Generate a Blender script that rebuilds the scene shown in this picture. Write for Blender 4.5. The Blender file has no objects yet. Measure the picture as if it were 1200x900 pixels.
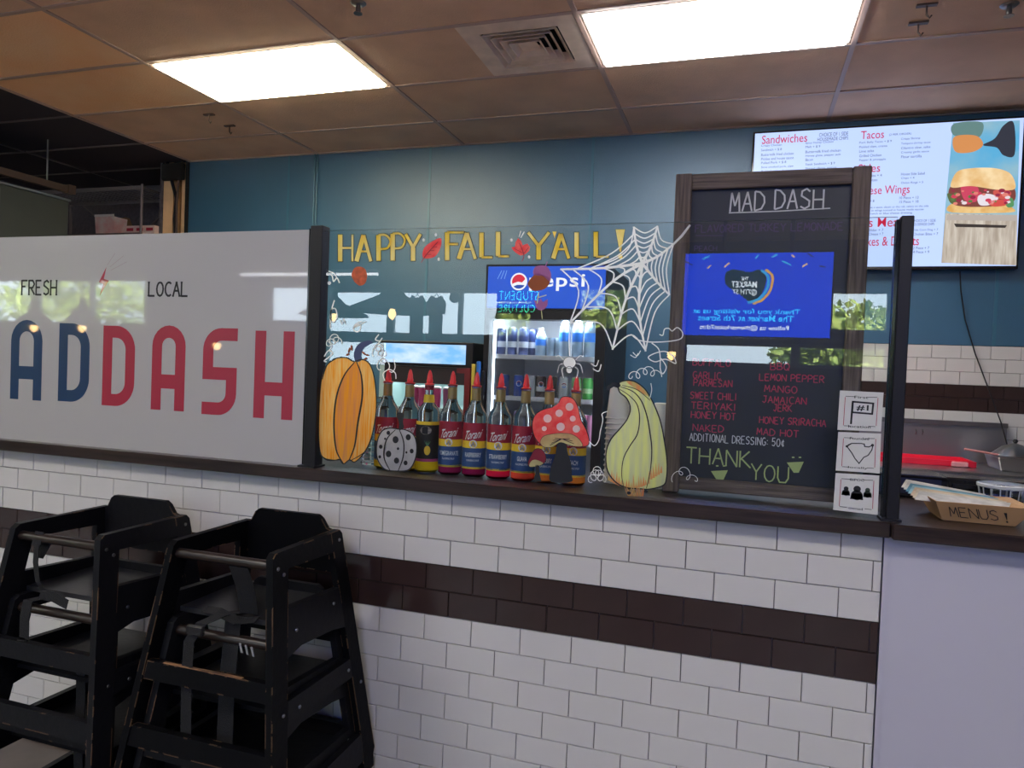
import bpy, bmesh, math, random
from mathutils import Vector, Matrix
random.seed(7)
SC = bpy.context.scene
COL = SC.collection

# ---------------------------------------------------------------- camera
FPX = 840.54
CAM = Vector((1.12846, -2.00459, 1.47615))
MR = ((0.950989, 0.306758, 0.038980), (0.044212, -0.010123, -0.998971), (-0.306047, 0.951734, -0.023189))
cam_data = bpy.data.cameras.new('camera')
cam_data.sensor_fit = 'HORIZONTAL'
cam_data.sensor_width = 36.0
cam_data.lens = 36.0 * FPX / 1200.0
cam_data.clip_start = 0.05
cam = bpy.data.objects.new('camera', cam_data)
COL.objects.link(cam)
R_, D_, F_ = (Vector(v) for v in MR)
m = Matrix((R_, -D_, -F_)).transposed().to_4x4()
m.translation = CAM
cam.matrix_world = m
SC.camera = cam

# ---------------------------------------------------------------- view + world
SC.view_settings.view_transform = 'Standard'
SC.view_settings.look = 'None'
SC.view_settings.gamma = 1.0
SC.view_settings.use_curve_mapping = False
SC.view_settings.exposure = 0.84
SC.cycles.max_bounces = 10
SC.cycles.transparent_max_bounces = 24
SC.cycles.transmission_bounces = 8
SC.cycles.caustics_reflective = False
SC.cycles.caustics_refractive = False
SC.cycles.sample_clamp_indirect = 6.0
W = bpy.data.worlds.new('sky'); SC.world = W; W.use_nodes = True
bgn = W.node_tree.nodes['Background']
bgn.inputs['Color'].default_value = (0.74, 0.87, 1.0, 1)
bgn.inputs['Strength'].default_value = 7.5

KITCHEN_TROFFER = 15.0      # emission of the lit troffer lenses
ADDED_TROFFER = 13.0  # emission of the unseen panel lights added over the dining room

def area(name, loc, sx, sy, power, col, rot=(0, 0, 0)):
    l = bpy.data.lights.new(name, 'AREA'); l.shape = 'RECTANGLE'; l.size = sx; l.size_y = sy
    l.energy = power; l.color = col
    o = bpy.data.objects.new(name, l); o.location = loc; o.rotation_euler = rot; COL.objects.link(o)
    return o
sun_d = bpy.data.lights.new('sun', 'SUN'); sun_d.energy = 42.0; sun_d.angle = math.radians(.5); sun_d.color = (1.0, .95, .86)
sun = bpy.data.objects.new('sun', sun_d); COL.objects.link(sun); sun.location = (0, 0, 9)
sun.rotation_euler = (math.radians(-38), math.radians(14), 0)      # shines from over the roof onto the street outside
# daylight enters through the dining room windows: portals only steer the sky sampling
PORTALS = [(-11.4, -7.9, 1.90, 2.66), (-5.65, -4.9, 2.0, 2.56), (-4.66, -3.62, 1.40, 1.79), (-4.66, -1.52, 1.86, 2.50), (-.95, -.25, 1.98, 2.55), (.4, 2.7, 1.60, 1.88), (1.7, 2.7, 2.02, 2.52)]
for a_, b_, c_, d_ in PORTALS:
    pl_ = area('window_portal', ((a_ + b_) / 2, -7.19, (c_ + d_) / 2), b_ - a_, d_ - c_, 1.0, (1, 1, 1), (math.radians(90), 0, 0))
    pl_.data.cycles.is_portal = True

# ---------------------------------------------------------------- materials
MATS = {}
def mat(name, col, rough=0.5, metal=0.0, coat=0.0, bump=0.0, bscale=60.0, vary=0.0, vscale=6.0, col2=None, stretch=(1, 1, 1),
        emit=0.0, spec=None, trans=0.0, ior=None, wear=None, wthr=0.57, wrad=0.006):
    if name in MATS: return MATS[name]
    M = bpy.data.materials.new(name); M.use_nodes = True; MATS[name] = M
    nt = M.node_tree; N = nt.nodes; L = nt.links
    b = N['Principled BSDF']
    b.inputs['Base Color'].default_value = (*col, 1)
    b.inputs['Roughness'].default_value = rough
    b.inputs['Metallic'].default_value = metal
    b.inputs['Coat Weight'].default_value = coat
    b.inputs['Coat Roughness'].default_value = 0.03
    if trans: b.inputs['Transmission Weight'].default_value = trans
    if ior: b.inputs['IOR'].default_value = ior
    if spec is not None: b.inputs['Specular IOR Level'].default_value = spec
    if emit:
        b.inputs['Base Color'].default_value = (*[c * .08 for c in col], 1)
        b.inputs['Emission Color'].default_value = (*col, 1)
        b.inputs['Emission Strength'].default_value = emit
    tc = N.new('ShaderNodeTexCoord'); mp = N.new('ShaderNodeMapping')
    mp.inputs['Scale'].default_value = stretch
    L.new(tc.outputs['Object'], mp.inputs['Vector'])
    cur = None
    if vary or col2:
        n = N.new('ShaderNodeTexNoise'); n.inputs['Scale'].default_value = vscale; n.inputs['Detail'].default_value = 5
        L.new(mp.outputs['Vector'], n.inputs['Vector'])
        r = N.new('ShaderNodeValToRGB')
        c2 = col2 or tuple(max(0, c * (1 - vary)) for c in col)
        r.color_ramp.elements[0].position = 0.35; r.color_ramp.elements[0].color = (*c2, 1)
        r.color_ramp.elements[1].position = 0.65; r.color_ramp.elements[1].color = (*col, 1)
        L.new(n.outputs['Fac'], r.inputs['Fac'])
        cur = r.outputs['Color']
    if wear:
        bv = N.new('ShaderNodeBevel'); bv.samples = 3; bv.inputs['Radius'].default_value = wrad
        ge = N.new('ShaderNodeNewGeometry'); dt = N.new('ShaderNodeVectorMath'); dt.operation = 'DOT_PRODUCT'
        L.new(bv.outputs['Normal'], dt.inputs[0]); L.new(ge.outputs['Normal'], dt.inputs[1])
        n2 = N.new('ShaderNodeTexNoise'); n2.inputs['Scale'].default_value = 14; n2.inputs['Detail'].default_value = 6
        L.new(tc.outputs['Object'], n2.inputs['Vector'])
        a = N.new('ShaderNodeMath'); a.operation = 'LESS_THAN'; a.inputs[1].default_value = 0.93
        L.new(dt.outputs['Value'], a.inputs[0])
        g = N.new('ShaderNodeMath'); g.operation = 'GREATER_THAN'; g.inputs[1].default_value = wthr
        L.new(n2.outputs['Fac'], g.inputs[0])
        mm = N.new('ShaderNodeMath'); mm.operation = 'MULTIPLY'
        L.new(a.outputs[0], mm.inputs[0]); L.new(g.outputs[0], mm.inputs[1])
        mx = N.new('ShaderNodeMix'); mx.data_type = 'RGBA'
        L.new(mm.outputs[0], mx.inputs['Factor'])
        mx.inputs['A'].default_value = (*col, 1); mx.inputs['B'].default_value = (*wear, 1)
        if cur: L.new(cur, mx.inputs['A'])
        cur = mx.outputs['Result']
    if cur:
        if not emit: L.new(cur, b.inputs['Base Color'])
        if emit: L.new(cur, b.inputs['Emission Color'])
    if bump:
        n3 = N.new('ShaderNodeTexNoise'); n3.inputs['Scale'].default_value = bscale; n3.inputs['Detail'].default_value = 3
        L.new(mp.outputs['Vector'], n3.inputs['Vector'])
        bp = N.new('ShaderNodeBump'); bp.inputs['Strength'].default_value = bump; bp.inputs['Distance'].default_value = 0.01
        L.new(n3.outputs['Fac'], bp.inputs['Height']); L.new(bp.outputs['Normal'], b.inputs['Normal'])
    return M

def glow_through(M, col_f=0.5):
    """thin paint on glass: half of the light passes through it diffusely"""
    nt = M.node_tree; N = nt.nodes; L = nt.links; b = N['Principled BSDF']; out = N['Material Output']
    t = N.new('ShaderNodeBsdfTranslucent'); mx = N.new('ShaderNodeMixShader'); mx.inputs['Fac'].default_value = col_f
    src = b.inputs['Base Color']
    if src.is_linked: L.new(src.links[0].from_socket, t.inputs['Color'])
    else: t.inputs['Color'].default_value = src.default_value
    L.new(b.outputs[0], mx.inputs[1]); L.new(t.outputs[0], mx.inputs[2]); L.new(mx.outputs[0], out.inputs['Surface'])

def clear(name, tint=(1, 1, 1), ior=1.5):
    """thin clear sheet: see-through plus a mirror reflection by Fresnel"""
    if name in MATS: return MATS[name]
    M = bpy.data.materials.new(name); M.use_nodes = True; MATS[name] = M
    nt = M.node_tree; N = nt.nodes; L = nt.links
    N.remove(N['Principled BSDF']); out = N['Material Output']
    t = N.new('ShaderNodeBsdfTransparent'); t.inputs['Color'].default_value = (*tint, 1)
    g = N.new('ShaderNodeBsdfGlossy'); g.inputs['Roughness'].default_value = 0.0
    lw = N.new('ShaderNodeLayerWeight'); lw.inputs['Blend'].default_value = 0.5
    # Schlick on the facing term, the same from both sides
    p = N.new('ShaderNodeMath'); p.operation = 'POWER'; p.inputs[1].default_value = 4.0
    L.new(lw.outputs['Facing'], p.inputs[0])
    f0 = ((ior - 1) / (ior + 1)) ** 2
    ma = N.new('ShaderNodeMath'); ma.operation = 'MULTIPLY_ADD'; ma.inputs[1].default_value = 1 - f0; ma.inputs[2].default_value = f0
    L.new(p.outputs[0], ma.inputs[0])
    mx = N.new('ShaderNodeMixShader')
    L.new(ma.outputs[0], mx.inputs['Fac']); L.new(t.outputs[0], mx.inputs[1]); L.new(g.outputs[0], mx.inputs[2])
    L.new(mx.outputs[0], out.inputs['Surface'])
    return M

# ---------------------------------------------------------------- builders
def G(px, py, Y):
    """photograph pixel -> point on the vertical plane y = Y"""
    a = (px - 600) / FPX; b = (py - 450) / FPX
    d = R_ * a + D_ * b + F_
    return CAM + d * ((Y - CAM.y) / d.y)
def g0(px, py, Y=0.0):
    p = G(px, py, Y); return (p.x, p.z)

WLOC = {}
def wl(o): return WLOC.get(o.name, Vector((0, 0, 0)))
def thing(name, label, cat, loc=(0, 0, 0), group=None):
    o = bpy.data.objects.new(name, None); COL.objects.link(o); o.empty_display_size = 0.1
    o.location = loc; WLOC[o.name] = Vector(loc)
    o['label'] = label; o['category'] = cat
    if group: o['group'] = group
    return o
def struct_root(name, loc=(0, 0, 0)):
    o = bpy.data.objects.new(name, None); COL.objects.link(o); o.location = loc; WLOC[o.name] = Vector(loc)
    o['kind'] = 'structure'; return o
def mk(name, vf, m, parent=None, smooth=False, kind=None, label=None, cat=None, group=None, bevel=0.0):
    verts, faces = vf
    verts = [Vector(v) for v in verts]
    if parent is not None: org = wl(parent)
    else:
        xs = [v.x for v in verts]; ys = [v.y for v in verts]; zs = [v.z for v in verts]
        org = Vector(((min(xs) + max(xs)) / 2, (min(ys) + max(ys)) / 2, min(zs)))
    me = bpy.data.meshes.new(name)
    me.from_pydata([tuple(v - org) for v in verts], [], faces)
    if bevel:
        bm = bmesh.new(); bm.from_mesh(me)
        bmesh.ops.bevel(bm, geom=[e for e in bm.edges], offset=bevel, segments=1, affect='EDGES')
        bm.to_mesh(me); bm.free()
    if smooth:
        me.polygons.foreach_set('use_smooth', [True] * len(me.polygons))
        try: me.set_sharp_from_angle(angle=math.radians(40))
        except Exception: pass
    me.materials.append(m)
    o = bpy.data.objects.new(name, me); COL.objects.link(o)
    if parent is not None:
        o.parent = parent; WLOC[o.name] = org.copy()
    else:
        o.location = org; WLOC[o.name] = org.copy()
    if kind: o['kind'] = kind
    if label: o['label'] = label
    if cat: o['category'] = cat
    if group: o['group'] = group
    return o
def join(*vfs):
    V = []; Fc = []
    for v, f in vfs:
        k = len(V); V += list(v); Fc += [tuple(i + k for i in q) for q in f]
    return V, Fc
def box(x0, y0, z0, x1, y1, z1):
    x0, x1 = min(x0, x1), max(x0, x1); y0, y1 = min(y0, y1), max(y0, y1); z0, z1 = min(z0, z1), max(z0, z1)
    v = [(x0, y0, z0), (x1, y0, z0), (x1, y1, z0), (x0, y1, z0), (x0, y0, z1), (x1, y0, z1), (x1, y1, z1), (x0, y1, z1)]
    return v, [(0, 3, 2, 1), (4, 5, 6, 7), (0, 1, 5, 4), (1, 2, 6, 5), (2, 3, 7, 6), (3, 0, 4, 7)]
def hexa(p):      # 8 free corners in box order
    return [tuple(q) for q in p], [(0, 3, 2, 1), (4, 5, 6, 7), (0, 1, 5, 4), (1, 2, 6, 5), (2, 3, 7, 6), (3, 0, 4, 7)]
def tube(pts, r, seg=8, caps=True):
    pts = [Vector(p) for p in pts]; V = []; Fc = []
    for i, p in enumerate(pts):
        d = (pts[min(i + 1, len(pts) - 1)] - pts[max(i - 1, 0)]).normalized()
        up = Vector((0, 0, 1)) if abs(d.z) < .9 else Vector((1, 0, 0))
        a = d.cross(up).normalized(); b = d.cross(a).normalized()
        rr = r[i] if isinstance(r, (list, tuple)) else r
        for k in range(seg):
            t = 2 * math.pi * k / seg
            V.append(tuple(p + a * math.cos(t) * rr + b * math.sin(t) * rr))
    for i in range(len(pts) - 1):
        for k in range(seg):
            k2 = (k + 1) % seg
            Fc.append((i * seg + k, i * seg + k2, (i + 1) * seg + k2, (i + 1) * seg + k))
    if caps:
        Fc.append(tuple(range(seg - 1, -1, -1))); n = (len(pts) - 1) * seg
        Fc.append(tuple(range(n, n + seg)))
    return V, Fc
def lathe(x, y, prof, seg=20, caps=True):      # prof: (r, z) from bottom to top
    V = []; Fc = []
    for r, z in prof:
        for k in range(seg):
            t = 2 * math.pi * k / seg
            V.append((x + r * math.cos(t), y + r * math.sin(t), z))
    for i in range(len(prof) - 1):
        for k in range(seg):
            k2 = (k + 1) % seg
            Fc.append((i * seg + k, i * seg + k2, (i + 1) * seg + k2, (i + 1) * seg + k))
    if caps:
        Fc.append(tuple(range(seg - 1, -1, -1))); n = (len(prof) - 1) * seg
        Fc.append(tuple(range(n, n + seg)))
    return V, Fc
def catmull(P, closed=False, n=6):
    P = [Vector((p[0], p[1])) for p in P]; out = []; N = len(P)
    rng = range(N if closed else N - 1)
    for i in rng:
        if closed: p0, p1, p2, p3 = P[(i - 1) % N], P[i], P[(i + 1) % N], P[(i + 2) % N]
        else: p0, p1, p2, p3 = P[max(i - 1, 0)], P[i], P[i + 1], P[min(i + 2, N - 1)]
        for k in range(n):
            t = k / n
            q = 0.5 * ((2 * p1) + (p2 - p0) * t + (2 * p0 - 5 * p1 + 4 * p2 - p3) * t * t + (3 * p1 - p0 - 3 * p2 + p3) * t ** 3)
            out.append((q.x, q.y))
    if not closed: out.append((P[-1].x, P[-1].y))
    return out
def ribbon2(P, w, closed=False):
    """flat band along a 2-D path; w is one width or one per point"""
    P = [Vector(p) for p in P]; n = len(P); V = []; Fc = []
    for i, p in enumerate(P):
        a = P[i - 1] if (i > 0 or closed) else p
        b = P[(i + 1) % n] if (i < n - 1 or closed) else p
        d1 = (p - a); d2 = (b - p)
        if d1.length < 1e-9: d1 = d2
        if d2.length < 1e-9: d2 = d1
        if d1.length < 1e-9: d1 = d2 = Vector((1, 0))
        d1 = d1.normalized(); d2 = d2.normalized(); t = d1 + d2
        if t.length < 1e-6: t = d1
        t.normalize(); nn = Vector((-t.y, t.x)); c = max(0.45, t.dot(d1))
        ww = (w[i] if isinstance(w, (list, tuple)) else w) / 2 / c
        V.append(tuple(p + nn * ww)); V.append(tuple(p - nn * ww))
    for i in range(n - 1 if not closed else n):
        j = (i + 1) % n
        Fc.append((2 * i, 2 * i + 1, 2 * j + 1, 2 * j))
    return V, Fc
def poly2(P):
    return [tuple(p) for p in P], [tuple(range(len(P)))]
def circ2(cx, cy, r, n=20, ry=None):
    return poly2([(cx + r * math.cos(2 * math.pi * k / n), cy + (ry or r) * math.sin(2 * math.pi * k / n)) for k in range(n)])
def lift(vf, f):     # 2-D mesh through f(u, v) -> 3-D
    return [tuple(f(v[0], v[1])) for v in vf[0]], vf[1]
def onplane(y):
    return lambda u, v: (u, y, v)
def px_map(Y, Yout=None):
    """pixel drawing -> plane y = Y (optionally laid a hair in front at Yout)"""
    def f(u, v):
        p = G(u, v, Y); return (p.x, Y if Yout is None else Yout, p.z)
    return f

TXT = {}
def text2(s, size=1.0, shear=0.0, bold=0.0, align='LEFT', space=1.0):
    key = (s, shear, bold, align, space)
    if key not in TXT:
        cu = bpy.data.curves.new('text', 'FONT'); cu.body = s; cu.size = 1.0; cu.shear = shear; cu.offset = bold
        cu.align_x = align; cu.resolution_u = 3; cu.space_character = space
        ob = bpy.data.objects.new('text', cu); COL.objects.link(ob)
        dg = bpy.context.evaluated_depsgraph_get(); ev = ob.evaluated_get(dg); me = ev.to_mesh()
        TXT[key] = ([(v.co.x, v.co.y) for v in me.vertices], [tuple(p.vertices) for p in me.polygons])
        ev.to_mesh_clear(); bpy.data.objects.remove(ob); bpy.data.curves.remove(cu)
    v, f = TXT[key]
    return [(a * size, b * size) for a, b in v], f
def fit(vf, x0, z0, x1, z1):   # scale a 2-D mesh into a box
    xs = [v[0] for v in vf[0]]; zs = [v[1] for v in vf[0]]
    ax, bx, az, bz = min(xs), max(xs), min(zs), max(zs)
    return [(x0 + (v[0] - ax) / (bx - ax) * (x1 - x0), z0 + (v[1] - az) / (bz - az) * (z1 - z0)) for v in vf[0]], vf[1]
def move2(vf, dx, dy): return [(v[0] + dx, v[1] + dy) for v in vf[0]], vf[1]

def arc(cx, cy, rx, ry, a0, a1, n=8):
    return [(cx + rx * math.cos(math.radians(a0 + (a1 - a0) * k / n)), cy + ry * math.sin(math.radians(a0 + (a1 - a0) * k / n))) for k in range(n + 1)]
HAND = {   # hand-lettered capitals in a unit box
 'A': [[(0, 0), (.5, 1)], [(.5, 1), (1, 0)], [(.2, .38), (.82, .38)]],
 'B': [[(0, 0), (0, 1)], [(0, 1), (.7, .95), (.8, .75), (.6, .55), (0, .52)], [(0, .52), (.8, .5), (1, .25), (.75, .03), (0, 0)]],
 'C': [arc(.6, .5, .55, .5, 50, 310, 10)],
 'D': [[(0, 0), (0, 1)], [(0, 1), (.5, .95), (.95, .7), (1, .4), (.7, .1), (0, 0)]],
 'E': [[(0, 0), (0, 1)], [(0, 1), (.9, 1)], [(0, .52), (.7, .52)], [(0, 0), (.95, 0)]],
 'F': [[(0, 0), (0, 1)], [(0, 1), (1, 1)], [(0, .58), (.65, .58)]],
 'G': [arc(.55, .5, .5, .5, 50, 330, 10) + [(.98, .45), (.6, .45)]],
 'H': [[(0, 0), (0, 1)], [(1, 0), (1, 1)], [(0, .5), (1, .5)]],
 'I': [[(.5, 0), (.5, 1)]],
 'J': [[(.8, 1), (.8, .25), (.5, 0), (.1, .2)], [(.3, 1), (1, 1)]],
 'K': [[(0, 0), (0, 1)], [(.85, 1), (0, .45)], [(.15, .52), (1, 0)]],
 'L': [[(0, 1), (0, 0)], [(0, 0), (.95, 0)]],
 'M': [[(0, 0), (.12, 1)], [(.12, 1), (.5, .3)], [(.5, .3), (.88, 1)], [(.88, 1), (1, 0)]],
 'N': [[(0, 0), (0, 1)], [(0, 1), (1, 0)], [(1, 0), (1, 1)]],
 'O': [arc(.5, .5, .5, .5, 90, 450, 12)],
 'P': [[(0, 0), (0, 1)], [(0, 1), (.6, 1), (1, .78), (.75, .5), (0, .45)]],
 'Q': [arc(.5, .5, .5, .5, 90, 450, 12), [(.6, .3), (1, -.05)]],
 'R': [[(0, 0), (0, 1)], [(0, 1), (.65, 1), (.95, .75), (.65, .5), (0, .48)], [(.35, .48), (1, 0)]],
 'S': [[(.95, .85), (.6, 1), (.15, .88), (.1, .65), (.5, .52), (.9, .38), (.88, .12), (.45, 0), (.02, .12)]],
 'T': [[(.5, 0), (.5, 1)], [(0, 1), (1, 1)]],
 'U': [[(0, 1), (0, .3), (.2, .03), (.75, .03), (1, .3), (1, 1)]],
 'V': [[(0, 1), (.5, 0)], [(.5, 0), (1, 1)]],
 'W': [[(0, 1), (.25, 0)], [(.25, 0), (.5, .8)], [(.5, .8), (.75, 0)], [(.75, 0), (1, 1)]],
 'X': [[(0, 0), (1, 1)], [(0, 1), (1, 0)]],
 'Y': [[(.5, 0), (.5, .5)], [(0, 1), (.5, .5)], [(1, 1), (.5, .5)]],
 'Z': [[(0, 1), (1, 1), (0, 0), (1, 0)]],
 '5': [[(.9, 1), (.2, 1), (.15, .55), (.7, .6), (.95, .3), (.6, 0), (.05, .1)]],
 '0': [arc(.5, .5, .45, .5, 90, 450, 12)],
 'c': [arc(.5, .45, .4, .3, 50, 310, 8), [(.5, 0), (.5, .9)]],
 '1': [[(.2, .8), (.55, 1), (.55, 0)]],
 '#': [[(.25, 0), (.4, 1)], [(.65, 0), (.8, 1)], [(0, .65), (1, .65)], [(0, .32), (1, .32)]],
 '!': [[(.5, .3), (.5, 1)], [(.5, 0), (.5, .08)]],
 ':': [[(.5, .2), (.5, .3)], [(.5, .65), (.5, .75)]],
 "'": [[(.5, .75), (.5, 1)]],
}
def hand(s, x0, z0, w, h, t, gap=.28, jit=0.0, serif=False):
    """hand-lettered string: total width w, height h, stroke t, as one flat 2-D mesh"""
    n = sum(.5 if c == ' ' else (.35 if c in "I!:'1" else 1) for c in s) + gap * (len(s) - 1)
    cw = w / n; x = x0; parts = []
    for c in s:
        k = .5 if c == ' ' else (.35 if c in "I!:'1" else 1)
        if c != ' ':
            dy = random.uniform(-jit, jit) * h
            for st in HAND[c]:
                pts = [(x + (p[0] if k == 1 else (p[0] - .5) + .175) * cw * (1 if k == 1 else 1), z0 + dy + p[1] * h) for p in st]
                parts.append(ribbon2(pts, t))
                if serif:
                    for p, q in ((st[0], st[-1]),):
                        for e in (p, q):
                            if e[1] in (0, 1) and len(st) == 2 and abs(p[0] - q[0]) < .6:
                                ex = x + e[0] * cw
                                parts.append(ribbon2([(ex - .16 * cw, z0 + e[1] * h), (ex + .16 * cw, z0 + e[1] * h)], t * .7))
        x += (k + gap) * cw
    return join(*parts)

# ================================================================ MATERIALS LIST
m_tile_w = mat('white_glaze', (0.66, 0.635, 0.615), 0.16, vary=0.05, vscale=3)
m_tile_b = mat('brown_glaze', (0.050, 0.029, 0.027), 0.14, vary=0.25, vscale=3)
m_grout = mat('grout', (0.16, 0.14, 0.13), 0.9)
m_ledge = mat('dark_stained_wood', (0.017, 0.010, 0.010), 0.28, col2=(0.045, 0.027, 0.023), vscale=5, stretch=(1, 14, 14), bump=.08)
m_blue = mat('blue_wall_paint', (0.022, 0.110, 0.205), 0.40, spec=1.0, vary=0.12, vscale=2, bump=0.25, bscale=180)
m_bluetrim = mat('blue_trim', (0.05, 0.16, 0.24), 0.35)
m_ceil = mat('ceiling_tile_bounce_tint', (0.78, 0.55, 0.38), 0.9, col2=(0.66, 0.46, 0.32), vscale=3, bump=0.22, bscale=120)  # whitish brown-tinted tile, with brown floor bounce put into its colour
m_ceil_tan = mat('tan_ceiling_tile', (0.98, 0.68, 0.42), 0.85, col2=(0.96, 0.58, 0.30), vscale=2, bump=0.3, bscale=100)
m_ceil_black = mat('black_ceiling_tile', (0.030, 0.029, 0.042), 0.8)
m_tbar = mat('ceiling_grid', (0.50, 0.37, 0.31), 0.5)
m_tbar_k = mat('black_grid', (0.13, 0.11, 0.12), 0.5)
m_vent = mat('vent_metal', (0.88, 0.75, 0.62), 0.6, vary=.18, vscale=9)
m_dark = mat('dark_void', (0.01, 0.009, 0.009), 0.9)
m_black = mat('black_powder_coat', (0.010, 0.009, 0.012), 0.45, spec=.3)
m_blackgl = mat('black_gloss', (0.012, 0.012, 0.014), 0.15)
m_chair = mat('black_painted_wood', (0.0075, 0.0075, 0.0095), 0.45, spec=.18, bump=0.12, bscale=50, stretch=(1, 1, 1), wear=(0.20, 0.115, 0.065))
m_chair_worn = mat('black_painted_wood_worn', (0.0075, 0.0075, 0.0095), 0.42, spec=.2, bump=0.12, bscale=50, wear=(0.34, 0.20, 0.11), wthr=0.54, wrad=0.006)
m_wear = mat('bare_worn_wood', (0.42, 0.22, 0.10), .7, col2=(0.03, .018, .014), vscale=16, stretch=(1, 6, 6))
m_chair_plain = mat('black_wood', (0.0060, 0.0060, 0.0080), 0.45, spec=.18, bump=.08, bscale=40)
m_dowel = mat('worn_dowel', (0.012, 0.008, 0.007), 0.30, col2=(0.028, 0.017, 0.013), vscale=7)
m_strap = mat('black_webbing', (0.0055, 0.0055, 0.007), 0.85, bump=.4, bscale=300)
m_steel = mat('stainless_steel', (0.55, 0.55, 0.56), 0.28, metal=1.0, bump=.03, bscale=30, stretch=(1, 1, 12))
m_bolt = mat('bolt_steel', (0.22, 0.22, 0.22), 0.4, metal=1.0)
m_white = mat('white_plastic', (0.72, 0.71, 0.73), 0.5)
m_wpanel = mat('pale_lilac_panel', (0.52, 0.50, 0.58), 0.45, vary=.03, vscale=2)
m_frost = mat('frosted_film', (0.475, 0.455, 0.455), 0.35, coat=1.0)
m_navy = mat('navy_vinyl', (0.012, 0.045, 0.12), 0.4, coat=1.0)
m_red = mat('red_vinyl', (0.42, 0.022, 0.055), 0.4, coat=1.0)
m_ink = mat('black_ink', (0.01, 0.01, 0.012), 0.6)
m_floor = mat('brown_floor', (0.15, 0.115, 0.095), 0.35, vary=.4, vscale=4)
m_wood_old = mat('weathered_grey_wood', (0.17, 0.125, 0.105), 0.7, col2=(0.075, 0.053, 0.046), vscale=5, stretch=(26, 26, 1.2), bump=.4, bscale=5)
m_wood_old_h = mat('weathered_grey_wood_across', (0.17, 0.125, 0.105), 0.7, col2=(0.075, 0.053, 0.046), vscale=5, stretch=(1.2, 26, 26), bump=.4, bscale=5)
m_board = mat('chalkboard', (0.018, 0.02, 0.027), 0.5, vary=.25, vscale=5)
m_chalk = mat('white_chalk', (0.62, 0.62, 0.62), 0.9)
m_chalk_r = mat('red_chalk', (0.50, 0.05, 0.10), 0.9)
m_chalk_p = mat('purple_chalk', (0.12, 0.075, 0.16), 0.9)
m_chalk_y = mat('yellow_green_chalk', (0.42, 0.50, 0.20), 0.9)
m_paint_w = mat('white_paint_marker', (0.95, 0.96, 0.94), 0.7)
m_paint_k = mat('black_paint_marker', (0.008, 0.008, 0.010), 0.5)
m_paint_y = mat('yellow_paint_marker', (0.98, 0.68, 0.04), 0.6, col2=(0.98, 0.82, 0.30), vscale=9, stretch=(4, 4, 1))
m_paint_r = mat('red_paint_marker', (0.85, 0.05, 0.06), 0.6, col2=(0.9, 0.16, 0.14), vscale=40)
m_paint_o = mat('orange_streaked_paint', (1.0, 0.36, 0.01), 0.6, col2=(0.98, 0.62, 0.20), vscale=7, stretch=(26, 1, 1.6))
m_paint_o2 = mat('amber_streaked_paint', (1.0, 0.55, 0.03), 0.6, col2=(0.80, 0.40, 0.15), vscale=6, stretch=(15, 1, 1.0))
m_paint_g = mat('green_streaked_paint', (0.78, 0.82, 0.28), 0.6, col2=(0.62, 0.66, 0.38), vscale=6, stretch=(12, 1, 1.2))
m_paint_go = mat('orange_tip_paint', (0.85, 0.30, 0.12), 0.6, col2=(0.70, 0.52, 0.20), vscale=9, stretch=(9, 1, 1.5))
m_paint_grey = mat('grey_white_paint', (0.62, 0.62, 0.64), 0.6, vary=.15, vscale=30)
m_paint_slate = mat('slate_blue_paint', (0.07, 0.09, 0.19), 0.6)
m_paint_cream = mat('cream_paint', (0.72, 0.68, 0.32), 0.6, vary=.2, vscale=40)
m_paint_dr = mat('dark_red_paint', (0.30, 0.03, 0.06), 0.6)
m_paint_br = mat('brown_paint', (0.30, 0.08, 0.03), 0.6)
m_paint_pu = mat('purple_paint', (0.35, 0.12, 0.30), 0.6)
for k_, M_ in list(MATS.items()):
    if 'paint' in k_ and k_ not in ('blue_wall_paint', 'black_painted_wood', 'black_paint_marker'): glow_through(M_)
m_pane = clear('pane_glass', (0.93, 0.965, 0.965), 1.72)
m_pane_edge = mat('glass_edge', (0.38, 0.48, 0.48), 0.2)
m_bglass = mat('bottle_glass', (0.95, 0.98, 0.97), 0.0, trans=1.0, ior=1.22, spec=.9)
m_cglass = clear('cooler_glass', (0.90, 0.93, 0.95), 1.45)
m_cap = mat('red_pourer', (0.90, 0.05, 0.055), 0.35, emit=0.0)
m_gold = mat('gold_neck', (0.38, 0.27, 0.11), 0.4, metal=.4)
m_lab_r = mat('label_crimson', (0.34, 0.012, 0.035), 0.5)
m_lab_y = mat('label_yellow', (0.85, 0.56, 0.03), 0.5)
m_lab_b = mat('label_navy', (0.025, 0.07, 0.20), 0.5)
m_lab_w = mat('label_white', (0.75, 0.75, 0.75), 0.5)
m_lab_m = mat('label_tan', (0.45, 0.38, 0.33), 0.6, vary=.6, vscale=120)
m_kraft = mat('kraft_card', (0.42, 0.24, 0.115), 0.75, vary=.12, vscale=8)
m_menu_bg = mat('menu_screen_glow', (0.47, 0.60, 1.0), 0.4, emit=0.66)
m_scr_red = mat('menu_red', (0.55, 0.01, 0.05), 0.5, emit=0.6)
m_scr_ink = mat('menu_ink', (0.05, 0.07, 0.14), 0.5, emit=0.3)

# ================================================================ ROOM
XL, XR, YB = -11.6, 4.6, -7.2
H = 3.085
fl = mk('floor', box(XL - .2, YB - .2, -.1, XR + .2, .12, 0), m_floor, kind='structure')
fk = mk('floor', box(XL - .2, .1205, -.1, XR + .2, 6.2, 0), mat('bounce_floor', (.50, .34, .27), .5, vary=.15, vscale=5), kind='structure')  # unseen kitchen floor, its reddish colour chosen to bounce light onto the ceiling

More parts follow.
